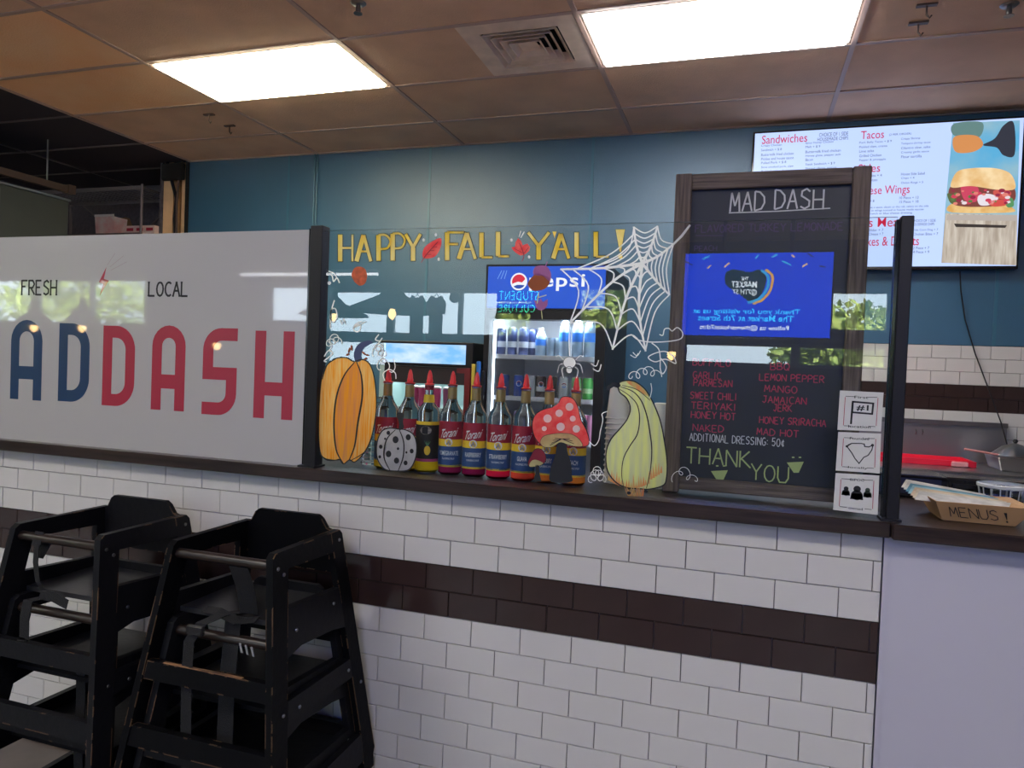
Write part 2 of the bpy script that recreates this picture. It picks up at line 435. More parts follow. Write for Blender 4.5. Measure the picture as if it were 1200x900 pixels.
# --- front half wall with subway tiles --------------------------------------
TW, TH = .154, .078
front = struct_root('wall_front', (0, 0, 0))
mk('wall_core', box(-2.6, .0085, 0, 1.4835, .24, 1.092), m_grout, front)
tile_cache = {}
def tile_mesh(w, h, m, d=.010, gap=.0022):
    key = (round(w, 4), round(h, 4), m.name)
    if key in tile_cache: return tile_cache[key]
    g = gap / 2; b = .0012
    v = [(g, d, g), (w - g, d, g), (w - g, d, h - g), (g, d, h - g),
         (g, b, g), (w - g, b, g), (w - g, b, h - g), (g, b, h - g),
         (g + b, 0, g + b), (w - g - b, 0, g + b), (w - g - b, 0, h - g - b), (g + b, 0, h - g - b)]
    f = [(8, 9, 10, 11), (4, 5, 9, 8), (5, 6, 10, 9), (6, 7, 11, 10), (7, 4, 8, 11), (0, 1, 5, 4), (1, 2, 6, 5), (2, 3, 7, 6), (3, 0, 4, 7)]
    me = bpy.data.meshes.new('tile'); me.from_pydata(v, [], f); me.materials.append(m)
    tile_cache[key] = (me, (v, f)); return tile_cache[key]
def lay_tiles(parent, x_lo, x_hi, rows, y, brown, ztop, z_cut, see, phase=0.0, limit=298):
    cells = []
    for r in rows:
        off = (0 if r % 2 else .5)
        zt = ztop - TH * (r - 1); zb = zt - TH
        zt2 = min(zt, z_cut)
        k = math.floor((x_lo - phase) / TW - off) - 1
        while True:
            xa = (k + off) * TW + phase; xb = xa + TW; k += 1
            if xa >= x_hi: break
            if xb <= x_lo: continue
            xa2, xb2 = max(xa, x_lo), min(xb, x_hi)
            if xb2 - xa2 < .008: continue
            cells.append((xa2, xb2, zb, zt2, r in brown))
    seen = [c for c in cells if see((c[0] + c[1]) / 2, (c[2] + c[3]) / 2)][:limit]
    ss = set(seen); rest_w = []; rest_b = []
    for c in cells:
        mm = m_tile_b if c[4] else m_tile_w
        me, raw = tile_mesh(c[1] - c[0], c[3] - c[2], mm)
        jit = random.uniform(-.0005, .0005)
        if c in ss:
            o = bpy.data.objects.new('tile', me); COL.objects.link(o); o.parent = parent
            o.location = Vector((c[0], y + jit, c[2])) - wl(parent)
            o.rotation_euler = (random.uniform(-.004, .004), 0, random.uniform(-.003, .003))
        else:
            (rest_b if c[4] else rest_w).append(([(v[0] + c[0], v[1] + y, v[2] + c[2]) for v in raw[0]], raw[1]))
    if rest_w: mk('tiles', join(*rest_w), m_tile_w, parent, kind='stuff')
    if rest_b: mk('tiles', join(*rest_b), m_tile_b, parent, kind='stuff')
def proj(x, y, z):
    d = Vector((x, y, z)) - CAM; c = d.dot(F_)
    return 600 + FPX * d.dot(R_) / c, 450 + FPX * d.dot(D_) / c
def infront(x, z, Y):
    p = proj(x, Y, z); return -35 < p[0] < 1240 and -30 < p[1] < 930
lay_tiles(front, -2.6, 1.483, range(1, 15), 0.0, (4, 5), 1.10, 1.092, lambda x, z: infront(x, z, 0), limit=298)

# white panel right of the tiles
wp = struct_root('wall_right_front', (0, 0, 0))
mk('panel', box(1.486, -.008, 0, 3.2, .24, 1.092), m_wpanel, wp)
mk('corner_strip', box(1.4835, -.012, 0, 1.4945, -.007, 1.092), m_wpanel, wp)

# --- ledge ------------------------------------------------------------------
led = thing('counter_ledge', 'long dark stained wooden ledge capping the tiled half wall under the glass', 'counter', (0, 0, 1.092))
mk('ledge_board', box(-2.6, -.047, 1.0925, 1.49, .40, 1.131), m_ledge, led, bevel=.003)
led2 = thing('counter_board', 'dark wooden counter top at the far right, holding the menu tray', 'counter', (2, 0, 1.092))
mk('counter_slab', box(1.4905, -.066, 1.0925, 3.2, .62, 1.131), m_ledge, led2, bevel=.004)
mk('counter_support', box(1.55, .2405, .0, 3.2, .58, 1.0925), m_dark, led2)

# --- back wall (blue panels over tile band) ----------------------------------
YW = 2.88
back = struct_root('wall_back', (0, YW, 0))
mk('wall_core', box(-3.34, YW + .012, 0, XR, YW + .16, H + .25), m_grout, back)
ed = [-3.34, -2.365, -1.143, .079, 1.301, 2.520, 3.742, XR]
for a, b in zip(ed[:-1], ed[1:]):
    zl = 1.712 if a > 1.2 else .10
    mk('wall_panel', box(a + .003, YW, zl, b - .003, YW + .011, H + .02), m_blue, back, bevel=.0015)
for x in ed[1:-1]:
    mk('seam_strip', box(x - .009, YW - .004, 1.712 if x > 1.2 else .1, x + .009, YW + .001, H), m_bluetrim, back)
mk('edge_trim', box(-3.365, YW - .012, 1.0, -3.335, YW + .02, H), m_dark, back)
def see_back(x, z):
    p = proj(x, YW, z); return 985 < p[0] < 1230 and 380 < p[1] < 600
# rows below the blue paint: three white, two brown, then white
cells_top = 1.710
lay_tiles(back, 1.304, XR - .01, range(1, 16), YW, (4, 5), cells_top, cells_top, see_back, phase=.045)

# conduit pair on the wall
for dx in (-.012, .012):
    mk('conduit', tube([(-2.114 + dx, YW - .010, .1), (-2.114 + dx, YW - .010, H)], .006, 8), m_bluetrim, back, smooth=True)

# --- ceiling ------------------------------------------------------------------
ceil = struct_root('ceiling', (0, 0, H))
GX = [-3.319 + 1.2192 * i for i in range(-7, 8)]
GY = [1.165 + .6096 * j for j in range(-14, 9)]
mk('deck', box(XL - .2, YB - .2, H + .25, XR + .2, 6.2, H + .35), m_dark, ceil)
stuffw = []; stuffk = []
for i in range(len(GX) - 1):
    for j in range(len(GY) - 1):
        x0, x1, y0, y1 = GX[i], GX[i + 1], GY[j], GY[j + 1]
        x0c, x1c = max(x0, XL), min(x1, XR); y0c, y1c = max(y0, YB), y1
        if x1c - x0c < .03 or y1c - y0c < .03: continue
        black = x0 < -3.33
        if not black:
            if y0 > YW: continue
            y1c = min(y1c, YW - .001)
        cx, cy = (x0 + x1) / 2, (y0 + y1) / 2
        lit = (abs(cy - 1.47) < .1 and (abs(cx + 1.49) < .1 or abs(cx - .95) < .1))
        if lit: continue
        vent = abs(cy - 1.47) < .1 and abs(cx + .27) < .1
        if vent: x1c = -.2450
        dlit = any(abs(cx - a) < .65 and abs(cy - b) < .32 for a, b in ((-1.5, -2.19), (2.16, -2.19), (-5.15, -3.1), (.95, -4.63)))
        if dlit: continue
        tan = (not black) and x0 < -2.2 and (y0 < 1.2 and y0 > .5 or abs(cy - 1.47) < .1)
        mm = m_ceil_black if black else (m_ceil_tan if tan else m_ceil)
        p = proj(min(max(cx, -4), 3), cy, H)
        near = cy > 0.2 and -60 < p[0] < 1300
        dz = random.uniform(0, .003)
        vf = box(x0c + .010, y0c + .010, H - .002 + dz, x1c - .010, y1c - .010, H + .012)
        if near and cy < 4: mk('ceiling_tile', vf, mm, ceil, label='orange tan ceiling tile' if tan else None)
        elif black: stuffk.append(vf)
        else: stuffw.append(vf)
mk('ceiling_tiles', join(*stuffw), m_ceil, ceil, kind='stuff')
mk('ceiling_tiles', join(*stuffk), m_ceil_black, ceil, kind='stuff')
for x in GX:
    if x < XL or x > XR: continue
    blk = x < -3.33
    mk('grid_bar', box(x - .012, YB, H - .007, x + .012, 6 if blk else YW - .001, H + .02), m_tbar_k if blk else m_tbar, ceil)
for y in GY:
    if y < YB or y > 6: continue
    mk('grid_bar', box(XL, y - .011, H - .0065, -3.331, y + .011, H + .02), m_tbar_k, ceil)
    if y < YW: mk('grid_bar', box(-3.307, y - .011, H - .0065, XR, y + .011, H + .02), m_tbar, ceil)
mk('edge_bar', box(-3.34, YW - .02, H - .007, XR, YW - .0005, H + .01), m_tbar, ceil)

def lens_mat(name, e, col):
    return mat(name, col, 0.4, emit=e)
m_lens1 = lens_mat('lit_lens_warm', KITCHEN_TROFFER, (1.0, 0.88, 0.62))
m_lens2 = lens_mat('lit_lens_white', KITCHEN_TROFFER, (1.0, 0.97, 0.95))
m_lens3 = lens_mat('lit_lens_added', ADDED_TROFFER, (1.0, 0.95, 0.90))
m_tro = mat('troffer_frame', (0.7, 0.66, 0.6), 0.4)
def troffer(cx, cy, ml, label):
    t = thing('troffer_light', label, 'ceiling light', (cx, cy, H))
    w, d = .588, .283
    mk('frame', join(box(cx - w, cy - d, H - .006, cx + w, cy - d + .016, H + .012), box(cx - w, cy + d - .016, H - .006, cx + w, cy + d, H + .012),
                     box(cx - w, cy - d + .016, H - .006, cx - w + .016, cy + d - .016, H + .012), box(cx + w - .016, cy - d + .016, H - .006, cx + w, cy + d - .016, H + .012)), m_tro, t)
    mk('lens', box(cx - w + .016, cy - d + .016, H - .018, cx + w - .016, cy + d - .016, H + .008), ml, t)
troffer(-1.4904, 1.4698, m_lens1, 'left lit ceiling panel light, warm white, beside the tan tiles')
troffer(.9484, 1.4698, m_lens2, 'right lit ceiling panel light, brightest, beside the square air vent')
for k, (a, b) in enumerate(((-1.4904, -2.19), (2.1676, -2.19), (-5.148, -3.10), (.9484, -4.63))):  # unseen panel lights added over the dining room to light the front tiles
    troffer(a, b, m_lens3, ('added ceiling panel light, out of view over the dining room nearest the high chairs', 'added ceiling panel light, out of view over the dining room at its right', 'added ceiling panel light, out of view over the dining room at its far left', 'added ceiling panel light, out of view over the dining room deep behind')[k])

# vent diffuser
vt = thing('air_vent', 'square grey louvred air vent with nested blades set in the ceiling', 'vent', (.034, 1.4698, H))
vx, vy = .034, 1.4698
def ring(c, r, z0, r2, z1, t=.004):
    P = []
    for rr, zz in ((r, z0), (r2, z1), (r2 - t, z1), (r - t, z0)):
        P.append([(c[0] - rr, c[1] - rr, zz), (c[0] + rr, c[1] - rr, zz), (c[0] + rr, c[1] + rr, zz), (c[0] - rr, c[1] + rr, zz)])
    V = [p for q in P for p in q]; Fc = []
    for a in range(4):
        b = (a + 1) % 4
        for k in range(4): Fc.append((a * 4 + k, a * 4 + (k + 1) % 4, b * 4 + (k + 1) % 4, b * 4 + k))
    return V, Fc
def flatring(c, ro, ri, z, t):
    return join(box(c[0] - ro, c[1] - ro, z, c[0] + ro, c[1] - ri, z + t), box(c[0] - ro, c[1] + ri, z, c[0] + ro, c[1] + ro, z + t),
                box(c[0] - ro, c[1] - ri, z, c[0] - ri, c[1] + ri, z + t), box(c[0] + ri, c[1] - ri, z, c[0] + ro, c[1] + ri, z + t))
mk('face_plate', flatring((vx, vy), .288, .195, H - .004, .010), m_vent, vt)
mk('duct_back', box(vx - .195, vy - .195, H + .07, vx + .195, vy + .195, H + .08), m_dark, vt)
mk('duct_wall', flatring((vx, vy), .2, .195, H + .006, .07), m_dark, vt)
for k, r in enumerate((.192, .156, .120, .084)):
    mk('louvre', ring((vx, vy), r, H - .012, r - .034, H + .030, .005), m_vent, vt)
mk('centre_plate', box(vx - .046, vy - .046, H + .004, vx + .046, vy + .046, H + .010), m_vent, vt)

# sprinkler + hooks
def sprinkler(px, py, label, s=1.0):
    t = (H - CAM.z)
    d = R_ * ((px - 600) / FPX) + D_ * ((py - 450) / FPX) + F_
    p = CAM + d * (t / d.z)
    s_ = thing('ceiling_sprinkler', label, 'sprinkler', (p.x, p.y, H))
    mk('escutcheon', lathe(p.x, p.y, [(.001, H - .012), (.028 * s, H - .010), (.036 * s, H - .003), (.036 * s, H - .0025)], 16), m_bolt, s_, smooth=True)
    mk('nozzle', lathe(p.x, p.y, [(.010, H - .046), (.012, H - .030), (.009, H - .010)], 10), m_bolt, s_, smooth=True)
    mk('deflector', lathe(p.x, p.y, [(.020, H - .050), (.020, H - .047), (.006, H - .045)], 12), m_bolt, s_)
sprinkler(420, 3, 'metal fire sprinkler head in the ceiling above the left lit panel')
sprinkler(1183, 5, 'fire sprinkler head at the top right corner of the ceiling')
m_hook = mat('hook_brown', (0.10, 0.065, 0.05), 0.5)
def hook(px, py, label):
    d = R_ * ((px - 600) / FPX) + D_ * ((py - 450) / FPX) + F_
    p = CAM + d * ((H - .02 - CAM.z) / d.z)
    s_ = thing('ceiling_hook', label, 'hook', (p.x, p.y, H - .002))
    mk('clip', box(p.x - .040, p.y - .012, H - .010, p.x + .040, p.y + .012, H - .002), m_hook, s_)
    mk('shank', tube([(p.x, p.y, H - .01), (p.x, p.y, H - .045), (p.x + .012, p.y, H - .062), (p.x + .020, p.y, H - .05)], .004, 6), m_hook, s_)
hook(245, 137, 'left one of two small brown hooks clipped under the ceiling')
hook(269, 150, 'right one of two small brown hooks clipped under the ceiling')
hook(1086, 10, 'upper one of two small hooks in the ceiling at far right')
hook(1076, 31, 'lower one of two small hooks in the ceiling at far right')

# --- back-left opening: black room, stud column, hood, shelf ------------------
m_darkwall = mat('dark_grey_wall', (0.12, 0.105, 0.125), 0.8, vary=.3, vscale=30)
m_stud = mat('bare_stud_wood', (0.90, 0.58, 0.32), 0.7, vary=.2, vscale=6)
wlb = struct_root('wall_left_back', (-5, 3.5, 0))
mk('panel', box(XL, 3.5, 0, -3.62, 3.62, H + .2), m_darkwall, wlb)
colm = struct_root('trim_1', (-3.48, 2.95, 0))
mk('stud', box(-3.60, 2.88, 0, -3.50, 3.5, H), m_stud, colm)
mk('stud', box(-3.43, 2.90, 0, -3.355, 3.5, H), m_stud, colm)
mk('cavity', box(-3.50, 3.0, 0, -3.43, 3.5, H), m_dark, colm)
mk('edge_post', box(-3.63, 2.87, 0, -3.603, 3.5, H), m_darkwall, colm)
cb = mk('wall_cable', tube([(-3.55, 2.86, H), (-3.50, 2.86, 2.93), (-3.455, 2.87, 2.78), (-3.47, 2.87, 2.6), (-3.445, 2.87, 2.3), (-3.46, 2.87, 1.6)], .013, 8), m_black,
        smooth=True, label='bundle of black cables running down between the bare wall studs', cat='cable')
cb2 = mk('wall_cable', tube([(-3.40, 2.865, H), (-3.435, 2.865, 2.9), (-3.445, 2.865, 2.76), (-3.44, 2.865, 2.5), (-3.475, 2.865, 2.2), (-3.47, 2.865, 1.6)], .009, 8), m_hook,
        smooth=True, label='thinner brown cable twisting beside the black bundle between the studs', cat='cable')
bk = mk('cable_junction', box(-3.59, 2.83, 2.93, -3.37, 2.878, 3.07), m_dark, label='dark junction box on the studs right under the ceiling', cat='box', bevel=.01)

m_hood = mat('grey_green_hood', (0.085, 0.095, 0.085), 0.35, vary=.15, vscale=3)
hd = thing('extractor_hood', 'big grey green metal hood hanging at the far left above the panel', 'hood', (-4.4, 1.9, 2.0))
mk('hood_body', box(-5.4, 1.0, 1.95, -4.0, 2.33, 2.65), m_hood, hd, bevel=.006)
mk('hood_seam', box(-3.9985, 1.76, 1.96, -3.994, 1.775, 2.62), m_steel, hd)
mk('hood_rim', box(-4.02, 1.0, 2.6505, -3.99, 2.34, 2.665), m_steel, hd)
bmr = thing('pipe_rail', 'brown horizontal rail running above the grey hood', 'rail', (-4.0, 2.0, 2.75))
mk('rail_bar', box(-4.02, .8, 2.715, -3.98, 2.30, 2.765), m_hook, bmr)
mk('rail_end', box(-4.035, 2.30, 2.705, -3.965, 2.36, 2.775), m_hook, bmr)
mk('hanger_rod', tube([(-4.0, 2.14, 2.766), (-4.0, 2.14, H - .01)], .006, 6), m_steel, bmr)
mk('hanger_rod', tube([(-4.0, 1.2, 2.766), (-4.0, 1.2, H - .01)], .006, 6), m_steel, bmr)

m_rack = mat('rack_wire', (0.20, 0.16, 0.17), 0.4, metal=.5)
rk = thing('wire_rack', 'tall dark wire storage rack standing in the back room', 'rack', (-4.6, 3.1, 0))
def rod(n, a, b, r=.011): mk(n, tube([a, b], r, 8), m_rack, rk)
for x in (-5.0, -3.70):
    for y in (2.75, 3.2):
        rod('upright', (x, y, 0), (x, y, 2.88))
for z in (1.2, 1.9, 2.45, 2.84):
    mk('shelf', join(box(-5.0, 2.75, z, -3.70, 2.762, z + .03), box(-5.0, 3.188, z, -3.70, 3.2, z + .03), box(-5.0, 2.76, z + .01, -4.99, 3.19, z + .02), box(-3.71, 2.76, z + .01, -3.70, 3.19, z + .02),
                     *[box(-4.98 + k * .07, 2.76, z + .022, -4.974 + k * .07, 3.19, z + .027) for k in range(18)]), m_rack, rk)
rod('brace', (-4.3, 3.2, 2.46), (-3.75, 3.2, 2.84), .007); rod('brace', (-4.3, 3.2, 2.46), (-4.85, 3.2, 2.84), .007)
m_pink = mat('pink_box', (0.75, 0.40, 0.42), 0.6, col2=(0.8, 0.72, 0.72), vscale=9)
a = G(118, 256, 2.9); b = G(140, 277, 2.9)
bx1 = thing('takeaway_box', 'open pink and white carton standing on the back room rack', 'box', ((a.x + b.x) / 2, 2.95, 2.481))
mk('carton', hexa([(a.x + .006, 2.85, 2.481), (b.x - .006, 2.85, 2.481), (b.x - .006, 2.97, 2.481), (a.x + .006, 2.97, 2.481), (a.x, 2.84, a.z), (b.x, 2.84, a.z), (b.x, 2.98, a.z), (a.x, 2.98, a.z)]), m_pink, bx1)
mk('flap', box(a.x, 2.835, a.z, b.x, 2.84, a.z + .02), m_white, bx1)
a = G(155, 267, 2.9); b = G(189, 280, 2.9)
bx2 = thing('carton_box', 'flat red and white printed carton lying on the back room rack', 'box', ((a.x + b.x) / 2, 2.95, 2.481))
mk('carton', box(a.x, 2.82, 2.481, b.x, 3.02, a.z), mat('carton_white', (0.72, 0.55, 0.52), .6), bx2)
for k in range(3):
    q = a.x + (b.x - a.x) * (.08 + .33 * k)
    mk('print_band', box(q, 2.817, a.z - .045, q + (b.x - a.x) * .22, 2.8195, a.z - .02), m_red, bx2)
m_brownbox = mat('brown_bag', (0.22, 0.12, 0.06), .8)
a = G(141, 262, 3.0)
bgx = thing('paper_bag', 'brown paper bag leaning behind the pink carton', 'bag', (a.x + .07, 3.05, 2.481))
mk('bag_body', hexa([(a.x + .01, 2.99, 2.481), (a.x + .13, 2.99, 2.481), (a.x + .13, 3.07, 2.481), (a.x + .01, 3.07, 2.481), (a.x - .02, 3.0, 2.66), (a.x + .05, 3.0, 2.67), (a.x + .05, 3.05, 2.67), (a.x - .02, 3.05, 2.66)]), m_brownbox, bgx)

# ================================================================ GLASS PARTITION
ZL = 1.131; ZT = 1.893
def post(name, x0, x1, label, ztop=1.903):
    t = thing(name, label, 'post', ((x0 + x1) / 2, 0, ZL))
    mk('post_tube', box(x0 + .009, -.020, ZL, x1, .024, ztop), m_black, t, bevel=.002)
    mk('glazing_channel', join(box(x0, -.012, ZL, x0 + .0085, -.006, ztop - .008), box(x0, .006, ZL, x0 + .0085, .012, ztop - .008)), m_blackgl, t)
    mk('foot_plate', box(x0 - .004, -.030, ZL, x1 + .004, .032, ZL + .006), m_black, t)
    return t
post('partition_post', -.214, -.160, 'black metal post between the frosted panel and the painted clear glass')
post('partition_post', 1.474, 1.512, 'black metal post at the right end of the clear glass beside the three stickers', 1.888)

# frosted sign panel
fr = thing('frosted_panel', 'frosted grey sign panel with navy and red lettering at the left', 'sign', (-.9, 0, ZL))
mk('panel_sheet', box(-2.6, -.004, ZL, -.206, .004, ZT), m_frost, fr)
YP = -.0046
def letter(kind, x0, x1, z0, z1, t):
    """rounded condensed capital in a world box, stroke t (centre-line inset by t/2)"""
    a, b, c, d = x0 + t / 2, x1 - t / 2, z0, z1 - t / 2
    w = b - a; r = w / 2; cx = (a + b) / 2; P = []
    if kind == 'A':
        P.append(ribbon2([(a, z0), (a, d - r)] + arc(cx, d - r, r, r, 180, 0, 12)[1:-1] + [(b, d - r), (b, z0)], t))
        P.append(ribbon2([(a + t / 2, z0 + (z1 - z0) * .34), (b - t / 2, z0 + (z1 - z0) * .34)], t * 1.15))
    elif kind == 'D':
        q = z0 + t / 2; r2 = w * .62
        P.append(ribbon2([(a, z0), (a, z1)], t))
        P.append(ribbon2([(a + t / 2, d), (b - r2, d)] + arc(b - r2, d - r2, r2, r2, 90, 0, 9)[1:] + arc(b - r2, q + r2, r2, r2, 0, -90, 9) + [(a + t / 2, q)], t))
    elif kind == 'S':
        q = z0 + t / 2; mz = (z0 + z1) / 2 + (z1 - z0) * .0; r2 = w * .55; mz -= t * .15
        P.append(ribbon2([(b + t * .5, d)] + arc(a + r2, d - r2, r2, r2, 90, 180, 9) + [(a, mz), (b, mz), (b, q + r2)] + arc(b - r2, q + r2, r2, r2, 0, -90, 9)[1:] + [(a - t * .5, q)], t))
    elif kind == 'H':
        P.append(ribbon2([(a, z0), (a, z1)], t)); P.append(ribbon2([(b, z0), (b, z1)], t))
        P.append(ribbon2([(a + t / 2, z0 + (z1 - z0) * .34), (b - t / 2, z0 + (z1 - z0) * .34)], t * 1.05))
    elif kind == 'R':
        mz = z0 + (z1 - z0) * .42; r2 = w * .6
        P.append(ribbon2([(a, z0), (a, z1)], t))
        P.append(ribbon2([(a + t / 2, d), (b - r2, d)] + arc(b - r2, d - r2, r2, r2, 90, 0, 9)[1:] + arc(b - r2, mz + r2, r2, r2, 0, -90, 9) + [(a + t / 2, mz)], t))
        P.append(ribbon2([(cx, mz), (b - w * .05, z0)], t))
    return join(*P)
def bx(pl, pr, pt, pb):   # pixel extremes -> world box on the glass plane
    pc = (pl + pr) / 2
    return g0(pl, (pt + pb) / 2)[0], g0(pr, (pt + pb) / 2)[0], g0(pc, pb)[1], g0(pc, pt)[1]
T_ = .0425
for kd, (l, r, t_, b_), mm, nm in (('A', (14, 50.5, 375, 468.5), m_navy, 'navy'), ('D', (70, 106, 379, 471), m_navy, 'navy'), ('D', (121.5, 159, 382, 476), m_red, 'red'),
                               ('A', (179, 218, 381.5, 481), m_red, 'red'), ('S', (238.5, 278.5, 384.5, 486.5), m_red, 'red'), ('H', (299, 345, 388, 491), m_red, 'red')):
    x0, x1, z0, z1 = bx(l, r, t_, b_)
    mk('letter', lift(letter(kd, x0, x1, z0, z1, T_), onplane(YP)), mm, fr, label=nm + ' block letter ' + kd)
x0, x1, z0, z1 = bx(14, 50.5, 375, 468.5)
wd = x1 - x0
mk('letter', lift(letter('R', x0 - wd - .07, x0 - .058, z0 + .004, z1 + .002, T_), onplane(YP)), m_navy, fr, label='navy block letter R')
x0, x1, z0, z1 = bx(27, 67.5, 329, 345.5)
mk('lettering', lift(hand('FRESH', x0, z0, x1 - x0, z1 - z0, .007, serif=True), onplane(YP)), m_ink, fr)
x0, x1, z0, z1 = bx(175.5, 221.5, 331, 347)
mk('lettering', lift(hand('LOCAL', x0, z0, x1 - x0, z1 - z0, .007, serif=True), onplane(YP)), m_ink, fr)
bolt_px = [(126, 313), (117, 331), (122, 333), (118, 347), (129, 329), (123, 327)]
mk('bolt_emblem', lift(poly2(bolt_px), px_map(0, YP)), m_red, fr, label='small red lightning bolt emblem')
x_ = []
for k, (a_, b_) in enumerate((((127, 311), (136, 297)), ((130, 313), (146, 300)), ((131, 317), (150, 307)))):
    x_.append(ribbon2([a_, b_], .5))
mk('ray_lines', lift(join(*x_), px_map(0, YP)), mat('faint_red', (.40, .30, .31), .4, coat=1.0), fr)

# clear painted pane
gp = thing('glass_partition', 'clear glass screen painted with autumn lettering, pumpkins, mushroom and spider web', 'glass screen', (.65, 0, ZL))
x0, x1 = -.160, 1.478
v, f = box(x0, -.004, ZL, x1, .004, ZT - .004)
o = mk('glass_pane', (v, f), m_pane, gp)
# only the camera-side sheet face mirrors; the others just let light through
o.data.materials.append(clear('pane_back', (1, 1, 1), 1.01)); o.data.materials.append(m_pane_edge)
for p in o.data.polygons:
    n = p.normal
    p.material_index = 0 if n.y < -.5 else (1 if n.y > .5 or abs(n.x) > .5 or n.z < -.5 else 2)
YF, YD, YO = -.0046, -.0052, -.0058     # painted on the customers' side of the sheet
def art(name, items, m, parent, y, label=None):
    V = []; Fc = []
    for i, (v, f) in enumerate(items):      # a hair apart so that crossing strokes do not share a plane
        k = len(V); yy = y - (i % 30) * 6e-6
        V += lift((v, f), px_map(0, yy))[0]; Fc += [tuple(a + k for a in q) for q in f]
    return mk(name, (V, Fc), m, parent, label=label)
def T(P, ox, oy, s): return [(ox + p[0] / s, oy + p[1] / s) for p in P]
def spl(P, closed=False, n=6): return catmull(P, closed, n)
def line(P, w, n=6): 
    q = spl(P, False, n); return ribbon2(q, [w * (.45 + .55 * math.sin(math.pi * min(1, (k + .8) / (len(q) * .5) if k < len(q) * .5 else (len(q) - k + .2) / (len(q) * .5)) / 2)) for k in range(len(q))])

# big orange pumpkin
f_ = lambda P: T(P, 340, 380, 4.5)
out = f_([(340, 196), (300, 176), (240, 182), (195, 222), (172, 280), (160, 400), (155, 560), (163, 670), (188, 706), (240, 716), (265, 712), (287, 735), (318, 714), (345, 725), (385, 690), (425, 620), (448, 530), (460, 420), (450, 290), (425, 212), (385, 186)])
pk = art('painted_pumpkin', [poly2(spl(out, True))], m_paint_o, gp, YF, 'tall orange streaked pumpkin painted on the glass')
r1 = f_([(345, 200), (290, 270), (250, 380), (236, 520), (248, 660), (285, 733)]); r2 = f_([(355, 198), (380, 270), (385, 380), (362, 520), (345, 640), (315, 718)])
r3 = f_([(340, 196), (262, 250), (215, 330)]); r4 = f_([(365, 198), (420, 250), (440, 330)])
mid = spl(r1) + list(reversed(spl(r2)))
art('middle_segment', [poly2(mid)], m_paint_o2, pk, YD, 'amber brown middle segment')
art('rib_lines', [line(r1, 2.0), line(r2, 2.1), ribbon2(spl(out, True), 1.3, True), line(f_([(175, 290), (200, 215), (250, 180)]), 1.3), line(f_([(160, 680), (200, 715), (262, 715)]), 1.3), line(f_([(320, 720), (400, 670), (440, 590)]), 1.1)], m_paint_k, pk, YO)
art('stem', [poly2(spl(f_([(350, 196), (342, 150), (365, 105), (415, 86), (440, 98), (402, 118), (380, 152), (380, 190)]), True))], m_paint_slate, pk, YO, 'slate blue stem')
lw_ = []
for cx_, cy_, a_ in ((312, 150, -60), (300, 165, -20), (330, 140, -100), (400, 160, -150), (420, 165, -170), (410, 178, -200)):
    lw_.append(line(f_([(cx_, cy_), (cx_ + 18 * math.cos(math.radians(a_)), cy_ + 30 * math.sin(math.radians(a_)))]), 2.0))
art('leaf_strokes', lw_, m_paint_br, pk, YO)

# spotted white pumpkin
out = f_([(575, 552), (530, 547), (490, 562), (466, 610), (460, 680), (475, 730), (510, 765), (570, 773), (630, 765), (663, 712), (672, 640), (655, 582), (612, 556)])
wpk = art('painted_pumpkin', [poly2(spl(out, True))], m_paint_grey, gp, YF, 'small grey white pumpkin with black spots painted on the glass')
sp = [(522, 572, 9), (505, 603, 5), (482, 645, 9), (477, 698, 7), (560, 608, 15), (573, 655, 6), (523, 683, 14), (565, 718, 13), (627, 595, 13), (645, 668, 10), (617, 675, 5), (613, 730, 10)]
art('spots', [circ2(340 + a / 4.5, 380 + b / 4.5, r / 4.5 * 1.05, 12, r / 4.5 * 1.25) for a, b, r in sp], m_paint_k, wpk, YD)
art('rib_lines', [ribbon2(spl(out, True), 1.3, True), line(f_([(560, 555), (512, 610), (500, 700), (530, 768)]), 1.5), line(f_([(580, 555), (603, 620), (600, 700), (575, 770)]), 1.5)], m_paint_k, wpk, YO)
art('stem', [poly2(spl(f_([(568, 470), (602, 472), (600, 515), (604, 545), (580, 556), (578, 520)]), True))], m_paint_k, wpk, YO)

# mushrooms
f_ = lambda P: T(P, 590, 430, 6)
capo = f_([(412, 214), (455, 208), (500, 230), (530, 290), (548, 370), (585, 440), (606, 515), (590, 552), (540, 560), (470, 520), (400, 520), (330, 540), (265, 547), (222, 490), (205, 410), (225, 340), (280, 300), (350, 282), (392, 250)])
ms = art('painted_mushroom', [poly2(spl(capo, True))], m_paint_r, gp, YF, 'large red mushroom with pale dots painted on the glass')
un = f_([(262, 530), (285, 487), (350, 470), (420, 465), (490, 475), (540, 512), (558, 555), (500, 556), (440, 540), (400, 530), (350, 560), (290, 562)])
art('gills', [poly2(spl(un, True))], m_paint_cream, ms, YD, 'cream underside of the cap')
art('dots', [circ2(590 + a / 6, 430 + b / 6, r / 6 * 1.05, 14) for a, b, r in ((467, 280, 27), (395, 325, 25), (313, 362, 28), (490, 363, 20), (290, 433, 17), (405, 420, 28), (515, 435, 25))], m_paint_w, ms, YD)
stm = f_([(385, 538), (440, 538), (455, 600), (478, 680), (484, 760), (478, 806), (340, 806), (330, 740), (345, 680), (370, 610)])
art('stalk', [poly2(spl(stm, True))], m_paint_k, ms, YO, 'black stalk')
